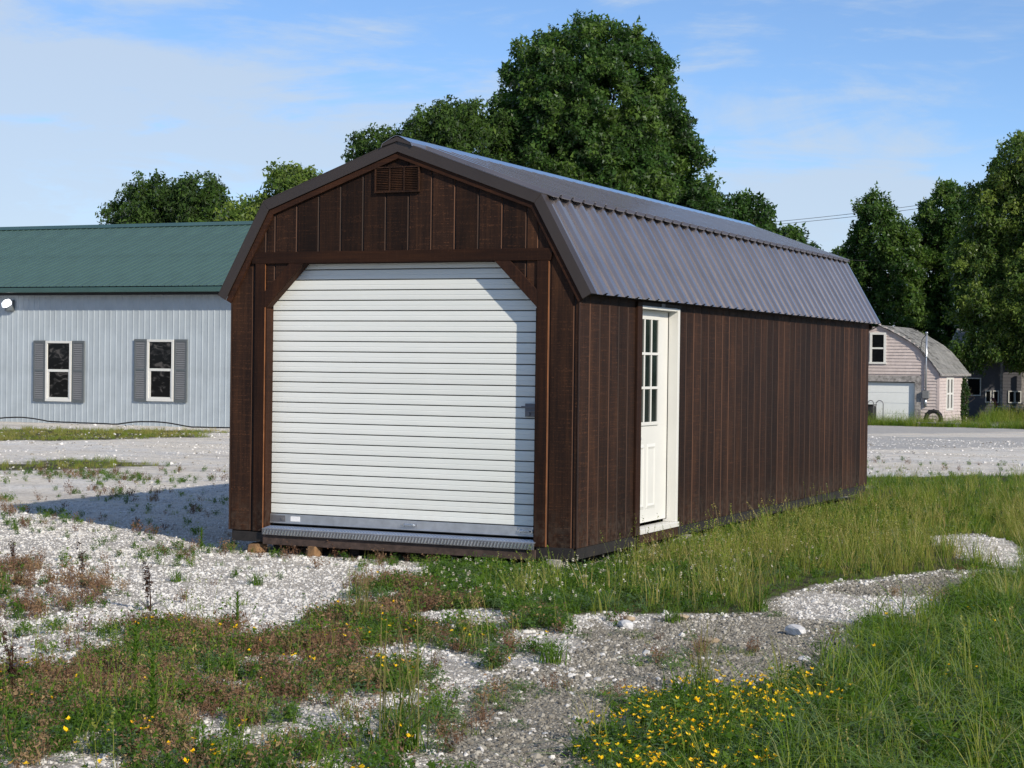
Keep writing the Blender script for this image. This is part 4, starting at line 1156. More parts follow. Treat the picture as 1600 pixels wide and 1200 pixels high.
def hwin(x0, x1, z0, z1, fw=.06):
    o = MB().box(x0, x1, HY-.03, HY-.022, z0, z1).build('window', [M['glass']], GH)
    f = MB(); f.box(x0-fw, x1+fw, HY-.06, HY-.0215, z0-fw, z0); f.box(x0-fw, x1+fw, HY-.06, HY-.0215, z1, z1+fw)
    f.box(x0-fw, x0, HY-.059, HY-.0215, z0, z1); f.box(x1, x1+fw, HY-.059, HY-.0215, z0, z1)
    f.build('window_frame', [M['white']], o)
hwin(-13.75, -13.08, .25, 1.15); hwin(-12.72, -12.5, -.12, .45); hwin(-12.30, -12.08, -.12, .45); hwin(-11.45, -11.2, -.12, .45); hwin(-11.1, -10.85, -.12, .45); hwin(-9.4, -8.2, .1, 1.1)
for x in (-11.75, -10.6, -9.7): MB().box(x-.06, x+.06, HY-.9, HY-.78, -1.1, 2.2).build('porch_post', [M['oldboard']], GH)
def chair(x, y, rz, mat, label):
    t = thing('lawn_chair', (0, 0, 0), label, 'chair', 'chairs before the grey house')
    z = 0
    MB().prism([(-.25, .30), (.25, .36), (.25, .39), (-.25, .33)], -.25, .25).build('seat', [M[mat]], t)
    MB().prism([(-.25, .33), (-.20, .33), (-.52, .98), (-.57, .98)], -.25, .25).build('backrest', [M[mat]], t)
    for yy in (-.24, .24):
        MB().tube([(.26, yy, 0), (.22, yy, .36)], .02, 6).build('leg', [M['white']], t)
        MB().tube([(-.30, yy, 0), (-.22, yy, .36)], .02, 6).build('leg', [M['white']], t)
        MB().box(-.38, .26, yy-.03, yy+.03, .55, .58).build('armrest', [M['white']], t)
    t.location = at_ground(x, y); t.rotation_euler = (0, 0, rz); t.scale = (1.15,)*3
chair(-10.55, 88.6, math.pi, 'bluepl', 'blue lawn chair with reclined back, first right of the porch post')
chair(-9.75, 88.2, math.pi*.9, 'bluepl', 'blue lawn chair farther right, at the end of the row of chairs')
chair(-11.35, 88.8, .4, 'redpl', 'dark red lawn chair under the low branches before the house windows')

# ------------------------------------------------------------------ geometry-node scatter
TEMPL = {}
def template(name, verts, faces, mats, midx=None, smooth=False):
    me_ = bpy.data.meshes.new(name)
    me_.from_pydata([tuple(map(float, v)) for v in verts], [], faces)
    for m_ in (mats if isinstance(mats, (list, tuple)) else [mats]): me_.materials.append(m_)
    if midx is not None: me_.polygons.foreach_set('material_index', midx)
    if smooth: me_.polygons.foreach_set('use_smooth', [True]*len(faces))
    me_.update()
    return bpy.data.objects.new(name, me_)

def scatter(o, templates, real=False):
    """geometry nodes: the templates as instances on the vertices of o (attributes rot, size, pick, tint)"""
    g = bpy.data.node_groups.new('scatter', 'GeometryNodeTree')
    g.interface.new_socket('Geometry', in_out='INPUT', socket_type='NodeSocketGeometry')
    g.interface.new_socket('Geometry', in_out='OUTPUT', socket_type='NodeSocketGeometry')
    gi, go = g.nodes.new('NodeGroupInput'), g.nodes.new('NodeGroupOutput')
    ji = g.nodes.new('GeometryNodeJoinGeometry')
    for tpl in reversed(templates):
        oi = g.nodes.new('GeometryNodeObjectInfo'); oi.inputs['Object'].default_value = tpl
        oi.inputs['As Instance'].default_value = True
        g.links.new(oi.outputs['Geometry'], ji.inputs[0])
    ip = g.nodes.new('GeometryNodeInstanceOnPoints')
    ip.inputs['Pick Instance'].default_value = True
    def na(n, ty):
        a = g.nodes.new('GeometryNodeInputNamedAttribute'); a.data_type = ty; a.inputs['Name'].default_value = n
        return a.outputs['Attribute']
    e = g.nodes.new('FunctionNodeEulerToRotation')
    g.links.new(na('rot', 'FLOAT_VECTOR'), e.inputs[0])
    g.links.new(gi.outputs[0], ip.inputs['Points']); g.links.new(ji.outputs[0], ip.inputs['Instance'])
    g.links.new(e.outputs[0], ip.inputs['Rotation']); g.links.new(na('size', 'FLOAT'), ip.inputs['Scale'])
    g.links.new(na('pick', 'INT'), ip.inputs['Instance Index'])
    if real:
        rz_ = g.nodes.new('GeometryNodeRealizeInstances')
        g.links.new(ip.outputs[0], rz_.inputs[0]); g.links.new(rz_.outputs[0], go.inputs[0])
    else: g.links.new(ip.outputs[0], go.inputs[0])
    md = o.modifiers.new('scatter', 'NODES'); md.node_group = g

def points(name, P, rot, size, pick, tint, templates, parent=None, real=False):
    me_ = bpy.data.meshes.new(name)
    n = len(P)
    me_.vertices.add(n); me_.vertices.foreach_set('co', np.asarray(P, np.float32).ravel())
    for nm, ty, arr, key in (('rot', 'FLOAT_VECTOR', rot, 'vector'), ('size', 'FLOAT', size, 'value'), ('pick', 'INT', pick, 'value'), ('tint', 'FLOAT', tint, 'value')):
        a = me_.attributes.new(nm, ty, 'POINT')
        a.data.foreach_set(key, np.asarray(arr, np.int32 if ty == 'INT' else np.float32).ravel())
    me_.update()
    o = bpy.data.objects.new(name, me_)
    link(o, parent)
    scatter(o, templates, real)
    return o

# --- templates of small plants
def blade_strip(V, F, base, az, h, lean, w, curve=1.0, segs=3, twist=0.0):
    k = len(V)
    d = np.array([math.cos(az), math.sin(az), 0]); s = np.array([-math.sin(az+twist), math.cos(az+twist), 0])
    for i in range(segs):
        q = i/segs
        p = base + np.array([0, 0, h*q*(1-.25*lean*q*curve)]) + d*h*lean*q**(1+curve)
        ww = w*(1-.55*q)
        V.append(p-s*ww/2); V.append(p+s*ww/2)
        if i: F.append((k+2*i-2, k+2*i-1, k+2*i+1, k+2*i))
    V.append(base + np.array([0, 0, h*(1-.25*lean*curve)]) + d*h*lean)
    F.append((k+2*segs-2, k+2*segs-1, k+2*segs))
def tuft(name, n, h, spread, w, lean, mat, hv=.4):
    V, F = [], []
    for _ in range(n):
        a = rng.uniform(0, 2*math.pi); r = spread*math.sqrt(rng.uniform())
        base = np.array([r*math.cos(a), r*math.sin(a), -.01])
        blade_strip(V, F, base, a+rng.normal(0, .9), h*rng.uniform(1-hv, 1+hv*.6), abs(rng.normal(lean, lean*.6)), w*rng.uniform(.7, 1.2), rng.uniform(.6, 1.4), 3, rng.uniform(-.6, .6))
    return template(name, V, F, M[mat])
T_short = [tuft('short_tuft', 16, .075, .06, .006, .45, 'grass') for _ in range(5)]
T_mid = [tuft('mid_tuft', 18, .15, .07, .007, .45, 'grass') for _ in range(5)]
T_long = [tuft('long_tuft', 9, .34, .05, .010, 1.15, 'grass') for _ in range(5)]
T_tall = [tuft('tall_tuft', 14, .34, .07, .007, .35, 'grass') for _ in range(5)]
def seedstalk(name, n=7, h=.42):
    V, F, mi = [], [], []
    for _ in range(n):
        a = rng.uniform(0, 2*math.pi); base = np.array([.05*rng.normal(), .05*rng.normal(), 0])
        hh = h*rng.uniform(.6, 1.15); ln = abs(rng.normal(.22, .14))
        f0 = len(F)
        blade_strip(V, F, base, a, hh, ln, .0045, .9, 4)
        tip = np.array(V[-1])
        for q in range(5):       # seed head: small scales along the top
            p = tip - np.array([math.cos(a)*ln, math.sin(a)*ln, .8])*.02*q
            k = len(V); r_ = .010
            for w_ in range(3):
                b_ = rng.uniform(0, 6.28)
                V.append(p+np.array([r_*math.cos(b_), r_*math.sin(b_), .012*rng.uniform(-1, 1)]))
            F.append((k, k+1, k+2))
    return template(name, V, F, M['grass'])
T_seed = [seedstalk('seed_stalk') for _ in range(5)]
def clover(name, n=26):
    V, F = [], []
    for _ in range(n):
        a = rng.uniform(0, 6.28); r = .085*math.sqrt(rng.uniform()); z = rng.uniform(.02, .075)
        c = np.array([r*math.cos(a), r*math.sin(a), z]); tl = rng.normal(0, .35, 2)
        for j in range(3):
            b_ = rng.uniform(0, .4)+2.094*j
            e = np.array([math.cos(b_), math.sin(b_), tl[0]*math.cos(b_)+tl[1]*math.sin(b_)]); s_ = np.array([-math.sin(b_), math.cos(b_), 0])
            k = len(V); L_ = .017
            V += [c, c+e*L_*.6+s_*L_*.42, c+e*L_*1.1, c+e*L_*.6-s_*L_*.42]; F.append((k, k+1, k+2, k+3))
    return template(name, V, F, M['clover'])
T_clover = [clover('clover') for _ in range(5)]
def bushy(name, n=12, h=.20, mat='drystem'):
    """low branching weed with small leaves and seed heads"""
    V, F = [], []
    for _ in range(n):
        a = rng.uniform(0, 6.28); hh = h*rng.uniform(.5, 1.1); ln = abs(rng.normal(.55, .25))
        base = np.array([.03*rng.normal(), .03*rng.normal(), 0])
        blade_strip(V, F, base, a, hh, ln, .0042, 1.0, 3)
        for q in range(9):
            s_ = rng.uniform(.25, 1.0)
            p = base+np.array([math.cos(a)*hh*ln*s_**2, math.sin(a)*hh*ln*s_**2, hh*s_*.9])+rng.normal(0, .012, 3)
            k = len(V)
            for w_ in range(3): V.append(p+rng.normal(0, .0085, 3))
            F.append((k, k+1, k+2))
    return template(name, V, F, M[mat])
T_dry = [bushy('dry_weed') for _ in range(6)]
T_greenweed = [bushy('green_weed', 13, .15, 'clover') for _ in range(5)]
def flower(name, k0):
    V, F, mi = [], [], []
    h = rng.uniform(.08, .14)
    n0 = 0
    for st in range(k0):
        b = np.array([.035*rng.normal(), .035*rng.normal(), 0]); hh = h*rng.uniform(.8, 1.15)
        blade_strip(V, F, b, rng.uniform(0, 6.28), hh, .15, .003, 1, 2); mi += [1]*(len(F)-len(mi))
        t = np.array(V[-1])
        for p_ in range(4):
            a = rng.uniform(0, 6.28); L_ = .0108
            k = len(V)
            e = np.array([math.cos(a), math.sin(a), rng.uniform(-.1, .9)]); s_ = np.array([-math.sin(a), math.cos(a), 0])
            V += [t-e*.002, t+e*L_*.6+s_*L_*.55, t+e*L_*1.2, t+e*L_*.6-s_*L_*.55]; F.append((k, k+1, k+2, k+3)); mi.append(0)
    return template(name, V, F, [M['petal'], M['clover']], mi)
T_flower = [flower('yellow_flower', k) for k in (1, 1, 2, 3)]
def head(name):
    V, F, mi = [], [], []
    blade_strip(V, F, np.zeros(3), 0, .10, .1, .003, 1, 2); mi += [1]*len(F)
    t = np.array(V[-1])
    for _ in range(14):
        d = rng.normal(0, 1, 3); d /= np.linalg.norm(d); k = len(V)
        s_ = np.cross(d, [0, 0, 1.01]); s_ /= np.linalg.norm(s_)+1e-6
        V += [t+d*.002, t+d*.009+s_*.004, t+d*.012, t+d*.009-s_*.004]; F.append((k, k+1, k+2, k+3)); mi.append(0)
    return template(name, V, F, [M['clover_fl'], M['clover']], mi)
T_head = [head('clover_head') for _ in range(2)]
def stone(name, mat):
    import bmesh
    bm = bmesh.new(); bmesh.ops.create_icosphere(bm, subdivisions=1, radius=.5)
    s_ = rng.uniform(.65, 1.25, 3)*np.array([1, 1, .72])
    cuts = [(Vector(rng.normal(0, 1, 3)).normalized(), rng.uniform(.26, .4)) for _ in range(4)]
    for v in bm.verts:
        for n_, d_ in cuts:
            dd = v.co.dot(n_)
            if dd > d_: v.co -= n_*(dd-d_)
        v.co = Vector((v.co.x*s_[0], v.co.y*s_[1], v.co.z*s_[2]))
    me_ = bpy.data.meshes.new(name); bm.to_mesh(me_); bm.free(); me_.materials.append(M[mat])
    return bpy.data.objects.new(name, me_)
T_stone = [stone('gravel_chip', 'gravel') for _ in range(7)]
T_peb = [stone('path_chip', 'pebble') for _ in range(6)]

CAMX, CAMY = 6.333, -15.344
def frustum(x, y, m=.14):
    dx_, dy_ = x-CAMX, y-CAMY
    d = dx_*cf.x+dy_*cf.y; s = dx_*cr.x+dy_*cr.y
    return (d > 6.5) & (np.abs(s/np.maximum(d, .1)) < 800/2904*1.2+m), d
def cand(n, x0, x1, y0, y1):
    x = rng.uniform(x0, x1, n); y = rng.uniform(y0, y1, n)
    ok, d = frustum(x, y)
    shed = (x > -3.7) & (x < .03) & (y > .02) & (y < 10.85)
    ok &= ~shed
    return x[ok], y[ok], d[ok]
def place(name, templates, x, y, size, tint, label, cat, tilt=.18, sink=0.0, flat=False):
    n = len(x)
    z = terrain(x, y)-sink
    rot = np.stack([rng.normal(0, tilt, n), rng.normal(0, tilt, n), rng.uniform(0, 6.283, n)], 1)
    if flat: rot = rng.uniform(0, 6.283, (n, 3))
    o = points(name, np.stack([x, y, z], 1), rot, size, rng.integers(0, len(templates), n), np.clip(tint, 0, 1), templates)
    return tag(o, label, cat, kind='stuff')
def thin(x, y, d, w):
    """keep points with probability w"""
    k = rng.uniform(0, 1, len(x)) < w
    return x[k], y[k], d[k]

# gravel: dense chips near, the sheet's own relief beyond
x, y, d = cand(560000, -8.5, 4.0, -9.5, 9)
c = cover(x, y)
w = (1-np.clip(np.maximum.reduce([c['lawn'], c['rg'], c['path']]), 0, 1))*(1-.30*c['weeds'])*(1-.2*c['brown'])
w = np.maximum(w, c['white'])*np.clip(1.35-d/32, .25, 1)*(.02+1.1*fbm(x*1.3, y*1.3, 15, 4))
x, y, d = thin(x, y, d, w)
place('gravel', T_stone, x, y, rng.lognormal(math.log(.016), .5, len(x)).clip(.006, .065), rng.beta(1.8, 1.8, len(x))*(.66+.5*fbm(x*.8, y*.8, 93, 3)), 'loose white limestone gravel over the lot and path edges', 'gravel', flat=True, sink=.002)
x, y, d = cand(230000, 0.6, 5, -9.6, 2.5)
c = cover(x, y)
x, y, d = thin(x, y, d, np.clip(c['path']+.25*c['weeds'], 0, 1))
place('path_pebbles', T_peb, x, y, rng.lognormal(math.log(.0125), .55, len(x)).clip(.005, .055), rng.beta(1.0, 1.7, len(x))*(.6+.8*fbm(x*1.4, y*1.4, 27, 3)), 'fine grey brown stone chips on the bare path', 'pebbles', flat=True, sink=.001)
x, y, d = cand(60000, 0.6, 5, -9.6, 2.5)
c = cover(x, y)
edge = region('PATH', x, y-.35, .2)*0+sstep(.5, .7, fbm(x*1.6, y*1.6, 38, 4))+.8*region('LAWN', x-.10, y+.45, .2)
x, y, d = thin(x, y, d, np.clip(c['path']*(.03+.34*edge), 0, 1))
place('gravel', T_stone+T_peb, x, y, rng.lognormal(math.log(.026), .40, len(x)).clip(.012, .075), rng.beta(1.4, 1.6, len(x)), 'larger mixed stones strewn over the bare path', 'gravel', flat=True, sink=.002)
x, y, d = cand(60000, -26, 9, 5, 48)
c = cover(x, y)
x, y, d = thin(x, y, d, (1-c['lawn'])*(1-c['rg'])*(.08+.5*sstep(.45, .65, fbm(x*.35, y*.9, 68, 4))))
place('gravel', T_stone+T_peb[:3], x, y, rng.lognormal(math.log(.040), .4, len(x)).clip(.02, .11), rng.beta(1.5, 1.5, len(x)), 'scattered stones over the far gravel lot', 'gravel', flat=True, sink=.004)
# grass
x, y, d = cand(190000, -1.6, 11.5, -9.6, 21)
c = cover(x, y)
w = np.clip(np.maximum(c['lawn'], c['rg']), 0, 1)*(.35+.9*fbm(x*1.6, y*1.6, 5, 3))*np.clip(1.5-d/30, .35, 1)
x, y, d = thin(x, y, d, w*.42)
place('grass', T_short+T_short+T_mid, x, y, rng.uniform(.6, 1.0, len(x))*(1-.45*region('TREFOIL', x, y, .15))*np.where(x > 3.0, .92, .55+.35*sstep(0, 8, y)), .22+.42*fbm(x*1.2, y*1.2, 8, 4)+rng.normal(0, .16, len(x))-.05, 'green grass beside the shed and along the right of the path', 'grass', sink=.0)
x, y, d = cand(120000, -1.6, 9, -9.6, 21)
c = cover(x, y)
band = np.exp(-((y-3.5-(x-1.2)*1.2)/5.5)**2)*sstep(.0, .6, x)*c['lawn']
w = np.clip(.80*band*sstep(.40, .60, fbm(x*1.7, y*1.7, 61, 3))+.06*c['rg']+.02*c['lawn']*sstep(0, 3, y), 0, 1)
x, y, d = thin(x, y, d, w*.30)
n_ = len(x)
place('tall_grass', T_tall+T_seed, x, y, rng.uniform(.5, 1.0, n_), .62+.35*fbm(x*1.5, y*1.5, 18, 3)+rng.normal(0, .14, n_)-.05, 'tall seeding yellow green grass along the right side of the shed', 'tall grass')
x, y, d = cand(120000, -6, 9, -9.6, 8)
c = cover(x, y)
w = np.clip(c['lawn']*sstep(2.6, .2, x)*.9+c['weeds']*1.15+c['rg']*.30+c['brown']*.12+.5*region('TREFOIL', x, y, .15), 0, 1)*(.3+fbm(x*2, y*2, 88, 3))
x, y, d = thin(x, y, d, w*.55)
place('clover', T_clover+T_clover+T_greenweed, x, y, rng.uniform(.6, 1.15, len(x)), .15+.6*fbm(x*1.4, y*1.4, 4, 4)+rng.normal(0, .1, len(x)), 'low clover and green weeds among the gravel and grass', 'clover')
x, y, d = cand(75000, 2.3, 11, -9.6, 5)
c = cover(x, y)
x, y, d = thin(x, y, d, c['rg']*.075*(1-.85*region('TREFOIL', x, y, .15))*(.2+1.2*fbm(x*1.3, y*1.3, 83, 3)))
place('long_grass', T_long, x, y, rng.uniform(.5, .95, len(x)), .16+.62*fbm(x*1.2, y*1.2, 12, 3)+rng.normal(0, .12, len(x)), 'long arching grass blades right of the bare path', 'grass')
# dry weeds
x, y, d = cand(90000, -7, 4, -9.6, 0)
c = cover(x, y)
redness = sstep(1.6, -.2, x+.10*(y+6))
w = np.clip(c['weeds']*(.20+1.9*redness*sstep(.38, .6, fbm(x*1.5, y*1.5, 19, 3)))+c['brown']*.26, 0, 1)
x, y, d = thin(x, y, d, w*.40)
place('dry_weeds', T_dry, x, y, rng.uniform(.40, .85, len(x)), .32+.65*fbm(x*1.6, y*1.6, 29, 3)+rng.normal(0, .12, len(x)), 'reddish brown dried weeds at the left of the lot', 'dry weeds')
x, y, d = cand(60000, -2, 4, -9.6, -1)
c = cover(x, y)
x, y, d = thin(x, y, d, np.clip(c['weeds']*.035*(.3+fbm(x*1.8, y*1.8, 92, 3)), 0, 1)*.7)
place('sparse_grass', T_mid+T_seed, x, y, rng.uniform(.5, 1.0, len(x)), .35+.5*fbm(x*1.5, y*1.5, 45, 3)+rng.normal(0, .15, len(x)), 'sparse grass stems among the weeds in front of the path', 'grass')
# sprigs scattered over the open gravel
x, y, d = cand(40000, -13, 2, -8, 22)
c = cover(x, y)
w = (1-np.maximum.reduce([c['lawn'], c['path'], c['rg']]))*(.55*sstep(.50, .68, fbm(x*.9, y*.9, 14, 4))+.04)*np.where(y > 9, .25, 1)
x, y, d = thin(x, y, d, w)
place('sprigs', T_greenweed+T_short+T_dry[:3], x, y, rng.uniform(.35, .85, len(x)), .2+.6*rng.uniform(0, 1, len(x)), 'small weed sprigs sprouting through the open gravel', 'weeds')
x, y, d = cand(40000, 0.6, 5, -9.6, 2.5)
c = cover(x, y)
x, y, d = thin(x, y, d, c['path']*sstep(.58, .72, fbm(x*1.5, y*1.9, 49, 4))*.22)
place('creeping_weeds', T_clover+T_dry[:1]+T_short[:3], x, y, rng.uniform(.35, .7, len(x)), .3+.6*rng.uniform(0, 1, len(x)), 'thin creeping weeds and dry stems on the bare path', 'weeds')
# yellow trefoil and white clover heads
x, y, d = cand(16000, -2, 6, -9.6, 3)
c = cover(x, y)
tf = region('TREFOIL', x, y, .15)
w = np.clip(tf*.70+.24*c['weeds']*sstep(.40, .56, fbm(x*1.7, y*1.7, 53, 2))+.03*region('RGRASS', x, y)*sstep(.5, .65, fbm(x*2, y*2, 64, 2))+.01*region('GC', x, y), 0, 1)
x, y, d = thin(x, y, d, w)
place('yellow_flowers', T_flower, x, y, rng.uniform(.85, 1.35, len(x)), rng.uniform(0, 1, len(x)), 'small yellow trefoil flowers in the grass by the path', 'flowers')
x, y, d = cand(6000, -1, 4, -5, 3)
c = cover(x, y)
x, y, d = thin(x, y, d, c['lawn']*.24*sstep(2.4, .6, x))
place('clover_heads', T_head, x, y, rng.uniform(.9, 1.5, len(x)), rng.uniform(0, 1, len(x)), 'white clover flower heads in the grass by the shed corner', 'flowers')
# far strips of grass
x = rng.uniform(-34, -8, 60000); y = rng.uniform(7, 26, 60000)
fs = np.maximum(region('FS', x, y, .5), region('FS2', x, y, .9))*(.3+fbm(x*1.1, y*1.1, 7, 3))
k = rng.uniform(0, 1, len(x)) < fs*.55*(.35+1.1*fbm(x*.5, y*.9, 47, 3))
x, y = x[k], y[k]
place('grass', T_short+T_mid[:2], x, y, rng.uniform(.45, .95, len(x)), .48+.5*fbm(x*.8, y*.8, 66, 3)+rng.normal(0, .1, len(x)), 'thin strips of grass in the lot before the pale blue building', 'grass')
x = rng.uniform(-20, -2, 40000); y = rng.uniform(69.5, 90, 40000)
g_ = region('GS', x, y, .5)*(1-((x > PXL-.1) & (x < PXR+.1) & (y > PY0-.1)))
k = rng.uniform(0, 1, len(x)) < g_*.30*(.35+fbm(x*.8, y*.8, 23, 3))
x, y = x[k], y[k]
place('tall_grass', T_tall+T_seed[:2], x, y, rng.uniform(.9, 2.2, len(x)), .30+.45*fbm(x*.7, y*.7, 37, 3)+rng.normal(0, .12, len(x)), 'unmown tall grass in front of the pink garage and grey house', 'tall grass')

x = rng.uniform(-18.5, -6, 9000); y = rng.uniform(70.3, 72.6, 9000)
k = rng.uniform(0, 1, len(x)) < .26*(.2+fbm(x*.9, y*.9, 81, 3))
x, y = x[k], y[k]
place('tall_grass', T_tall+T_seed[:2]+T_greenweed[:2], x, y, rng.uniform(.5, 1.7, len(x)), .25+.5*fbm(x*.7, y*.7, 33, 3)+rng.normal(0, .12, len(x)), 'tall weeds along the foot of the pink garage', 'tall grass')

# ------------------------------------------------------------------ single plants and stones that stand out
def plant_mesh(kind, seed):
    r_ = np.random.default_rng(seed); V, F = [], []
    global rng
    keep = rng; rng = r_
    if kind == 'bunch':
        for _ in range(70):
            a = rng.uniform(0, 6.28); base = np.array([.05*rng.normal(), .05*rng.normal(), 0])
            blade_strip(V, F, base, a, rng.uniform(.10, .24), abs(rng.normal(.75, .3)), .008, 1.1, 4)
    elif kind == 'stalks':
        for _ in range(26):
            a = rng.uniform(0, 6.28); base = np.array([.05*rng.normal(), .05*rng.normal(), 0])
            blade_strip(V, F, base, a, rng.uniform(.35, .62), abs(rng.normal(.28, .16)), .006, .8, 5)
    elif kind == 'leafy':
        for _ in range(2):
            blade_strip(V, F, np.array([.01*rng.normal(), .01*rng.normal(), 0]), rng.uniform(0, 6.28), .30, .05, .008, 1, 4)
        for q in range(40):
            z = .05+.27*q/40; a = q*2.4
            blade_strip(V, F, np.array([0, 0, z]), a, .055*(1.25-.6*q/40)+.012, 1.3, .016, .8, 3)
    elif kind == 'dock':
        for _ in range(3):
            a = rng.uniform(0, 6.28); ln = rng.uniform(.02, .2); hh = rng.uniform(.25, .42)
            blade_strip(V, F, np.array([.01*rng.normal(), .01*rng.normal(), 0]), a, hh, ln, .009, 1, 4)
            for q in range(60):
                s_ = rng.uniform(.3, 1.0); p = np.array([math.cos(a)*hh*ln*s_**2, math.sin(a)*hh*ln*s_**2, hh*s_*.95])+rng.normal(0, .014, 3)*np.array([1, 1, .6])
                k = len(V)
                for w_ in range(3): V.append(p+rng.normal(0, .0095, 3))
                F.append((k, k+1, k+2))
        for q in range(9):
            blade_strip(V, F, np.zeros(3), rng.uniform(0, 6.28), rng.uniform(.06, .12), 1.2, .022, .8, 3)
    elif kind == 'laid':
        for q in range(15):
            b_ = rng.uniform(-.35, .35, 2)
            blade_strip(V, F, np.array([b_[0], b_[1], .06+.05*rng.normal()]), math.pi+rng.normal(0, .5), rng.uniform(.16, .30), rng.uniform(1.6, 3.4), .016, rng.uniform(.6, 1.3), 7, rng.uniform(-.5, .5))
    rng = keep
    return V, F
def plant(kind, name, loc, size, mats, label, cat, seed, grp, rz=0.0):
    t = thing(name, at_ground(*loc), label, cat, grp)
    for nm, kd, mt in mats:
        V, F = plant_mesh(kd, seed); seed += 7
        me_ = bpy.data.meshes.new(nm); me_.from_pydata([tuple(map(float, v)) for v in V], [], F); me_.materials.append(M[mt])
        o = bpy.data.objects.new(nm, me_); link(o, t)
    t.scale = (size,)*3; t.rotation_euler = (0, 0, rz)
    return t
TU = [('blades', 'bunch', 'plantgreen'), ('seed_stalks', 'stalks', 'plantstraw')]
TG = [('blades', 'bunch', 'plantgreen')]
LF = [('foliage', 'leafy', 'plantgreen')]
DK = [('seed_stalks', 'dock', 'plantdry')]
g1, g2, g3 = 'grass tufts by the path', 'leafy green weeds in the gravel', 'dead brown weeds in the gravel'
plant('t', 'grass_tuft', (2.25, -7.55), 1.3, TU, 'big grass tuft fanning tall pale stalks at the near edge of the path', 'grass tuft', 1, g1)
plant('t', 'grass_tuft', (.18, -4.25), .95, TU, 'tall straw tipped grass tuft where the white gravel meets the weeds', 'grass tuft', 2, g1)
plant('t', 'grass_tuft', (-2.44, -2.63), .62, TG, 'small bright grass tuft on white gravel, nearest the dead dock plant', 'grass tuft', 3, g1)
plant('t', 'grass_tuft', (-1.77, -2.5), .62, TG, 'small bright grass tuft alone on white gravel before the roller door', 'grass tuft', 4, g1)
plant('t', 'grass_tuft', (3.03, -5.45), .85, TU, 'upright grass tuft above the yellow flowers on the path', 'grass tuft', 5, g1)
plant('t', 'grass_tuft', (1.9, -4.95), .85, TG, 'flat spreading green tuft between white stones and bare path', 'grass tuft', 6, g1)
plant('t', 'grass_tuft', (1.95, -2.9), .7, TG, 'yellow green tuft among tan stones at the far path edge', 'grass tuft', 8, g1)
plant('t', 'grass_tuft', (2.25, -1.9), .9, TU, 'grass tuft at the left tip of the white gravel patch', 'grass tuft', 9, g1)
plant('l', 'leafy_weed', (.13, -6.76), 1.0, LF, 'upright leafy green weed in the brown weeds, the farther of two', 'weed', 11, g2)
plant('l', 'leafy_weed', (1.02, -7.85), 1.15, LF, 'upright leafy green weed in the near left weeds, the closer of two', 'weed', 12, g2)
plant('l', 'leafy_weed', (-.53, -4.7), .8, LF, 'slim leafy green weed alone on the white gravel', 'weed', 13, g2)
plant('l', 'leafy_weed', (-3.75, -.35), .75, LF, 'leafy green weed beside the left front corner of the shed', 'weed', 14, g2)
plant('d', 'dock_plant', (-1.61, -4.2), 1.0, DK, 'dark dead dock plant in white gravel, the tallest brown one', 'weed', 21, g3)
plant('d', 'dock_plant', (-3.24, -2.85), .85, DK, 'thin dead brown stalks at the edge of the brown weed patch', 'weed', 22, g3)
plant('d', 'dock_plant', (-4.4, -2.3), .8, DK, 'dark dead weed on pale gravel behind the brown weed patch', 'weed', 23, g3)
plant('d', 'dock_plant', (-.12, -7.5), 1.1, DK, 'dead brown weed at the near left among straw stems', 'weed', 24, g3)
g4 = 'long grass blades laid over on the right'
LD = [('blades', 'laid', 'plantgreen')]
for k, (px, py, s_, lb) in enumerate([(5.15, -5.4, 1.2, 'long green grass blades bent flat, farthest of the laid grass'), (4.9, -6.6, 1.25, 'long green grass blades bent flat over the lower right lawn'), (4.75, -7.4, 1.1, 'long green grass blades bent flat beside the yellow flowers')]):
    plant('b', 'laid_grass', (px, py), s_, LD, lb, 'grass tuft', 40+k, g4, R(24))
def rock(loc, size, mat, label, seed, flat=1.0):
    import bmesh
    r_ = np.random.default_rng(seed)
    bm = bmesh.new(); bmesh.ops.create_icosphere(bm, subdivisions=2, radius=.5)
    cuts = [(Vector(r_.normal(0, 1, 3)).normalized(), r_.uniform(.24, .4)) for _ in range(7)]
    s_ = r_.uniform(.75, 1.25, 3)*np.array([1, 1, .62*flat])
    for v in bm.verts:
        for n_, d_ in cuts:
            dd = v.co.dot(n_)
            if dd > d_: v.co -= n_*(dd-d_)
        v.co = Vector((v.co.x*s_[0]*size, v.co.y*s_[1]*size, v.co.z*s_[2]*size))
    me_ = bpy.data.meshes.new('stone'); bm.to_mesh(me_); bm.free(); me_.materials.append(M[mat])
    o = bpy.data.objects.new('stone', me_); COL.objects.link(o); g = at_ground(*loc); o.location = (g[0], g[1], g[2]+size*.14*flat)
    o.rotation_euler = (0, 0, r_.uniform(0, 6)); tag(o, label, 'stone', 'larger stones by the path')
rock((2.85, -2.96), .17, 'rock_white', 'bluish white stone alone on the path, the largest one', 1)
rock((2.46, -3.62), .17, 'rock_tan', 'flat tan stone on the far side of the path', 2, .6)
rock((1.76, -3.35), .15, 'rock_white', 'pale angular stone at the grass edge of the path', 3)
rock((1.68, -3.05), .11, 'rock_tan', 'small tan stone behind the pale angular stone', 4)
rock((1.95, -2.72), .12, 'rock_tan', 'tan flat stone against the grass beside the small tuft', 5, .7)
rock((3.2, -4.0), .10, 'rock_white', 'long pale stone near the grassy right edge of the path', 6, .6)
rock((2.86, -6.0), .07, 'rock_white', 'small white stone at the tip of the yellow flower patch', 7)
rock((1.62, -5.15), .10, 'rock_white', 'white stone among yellow flowers at the left edge of the path', 8)

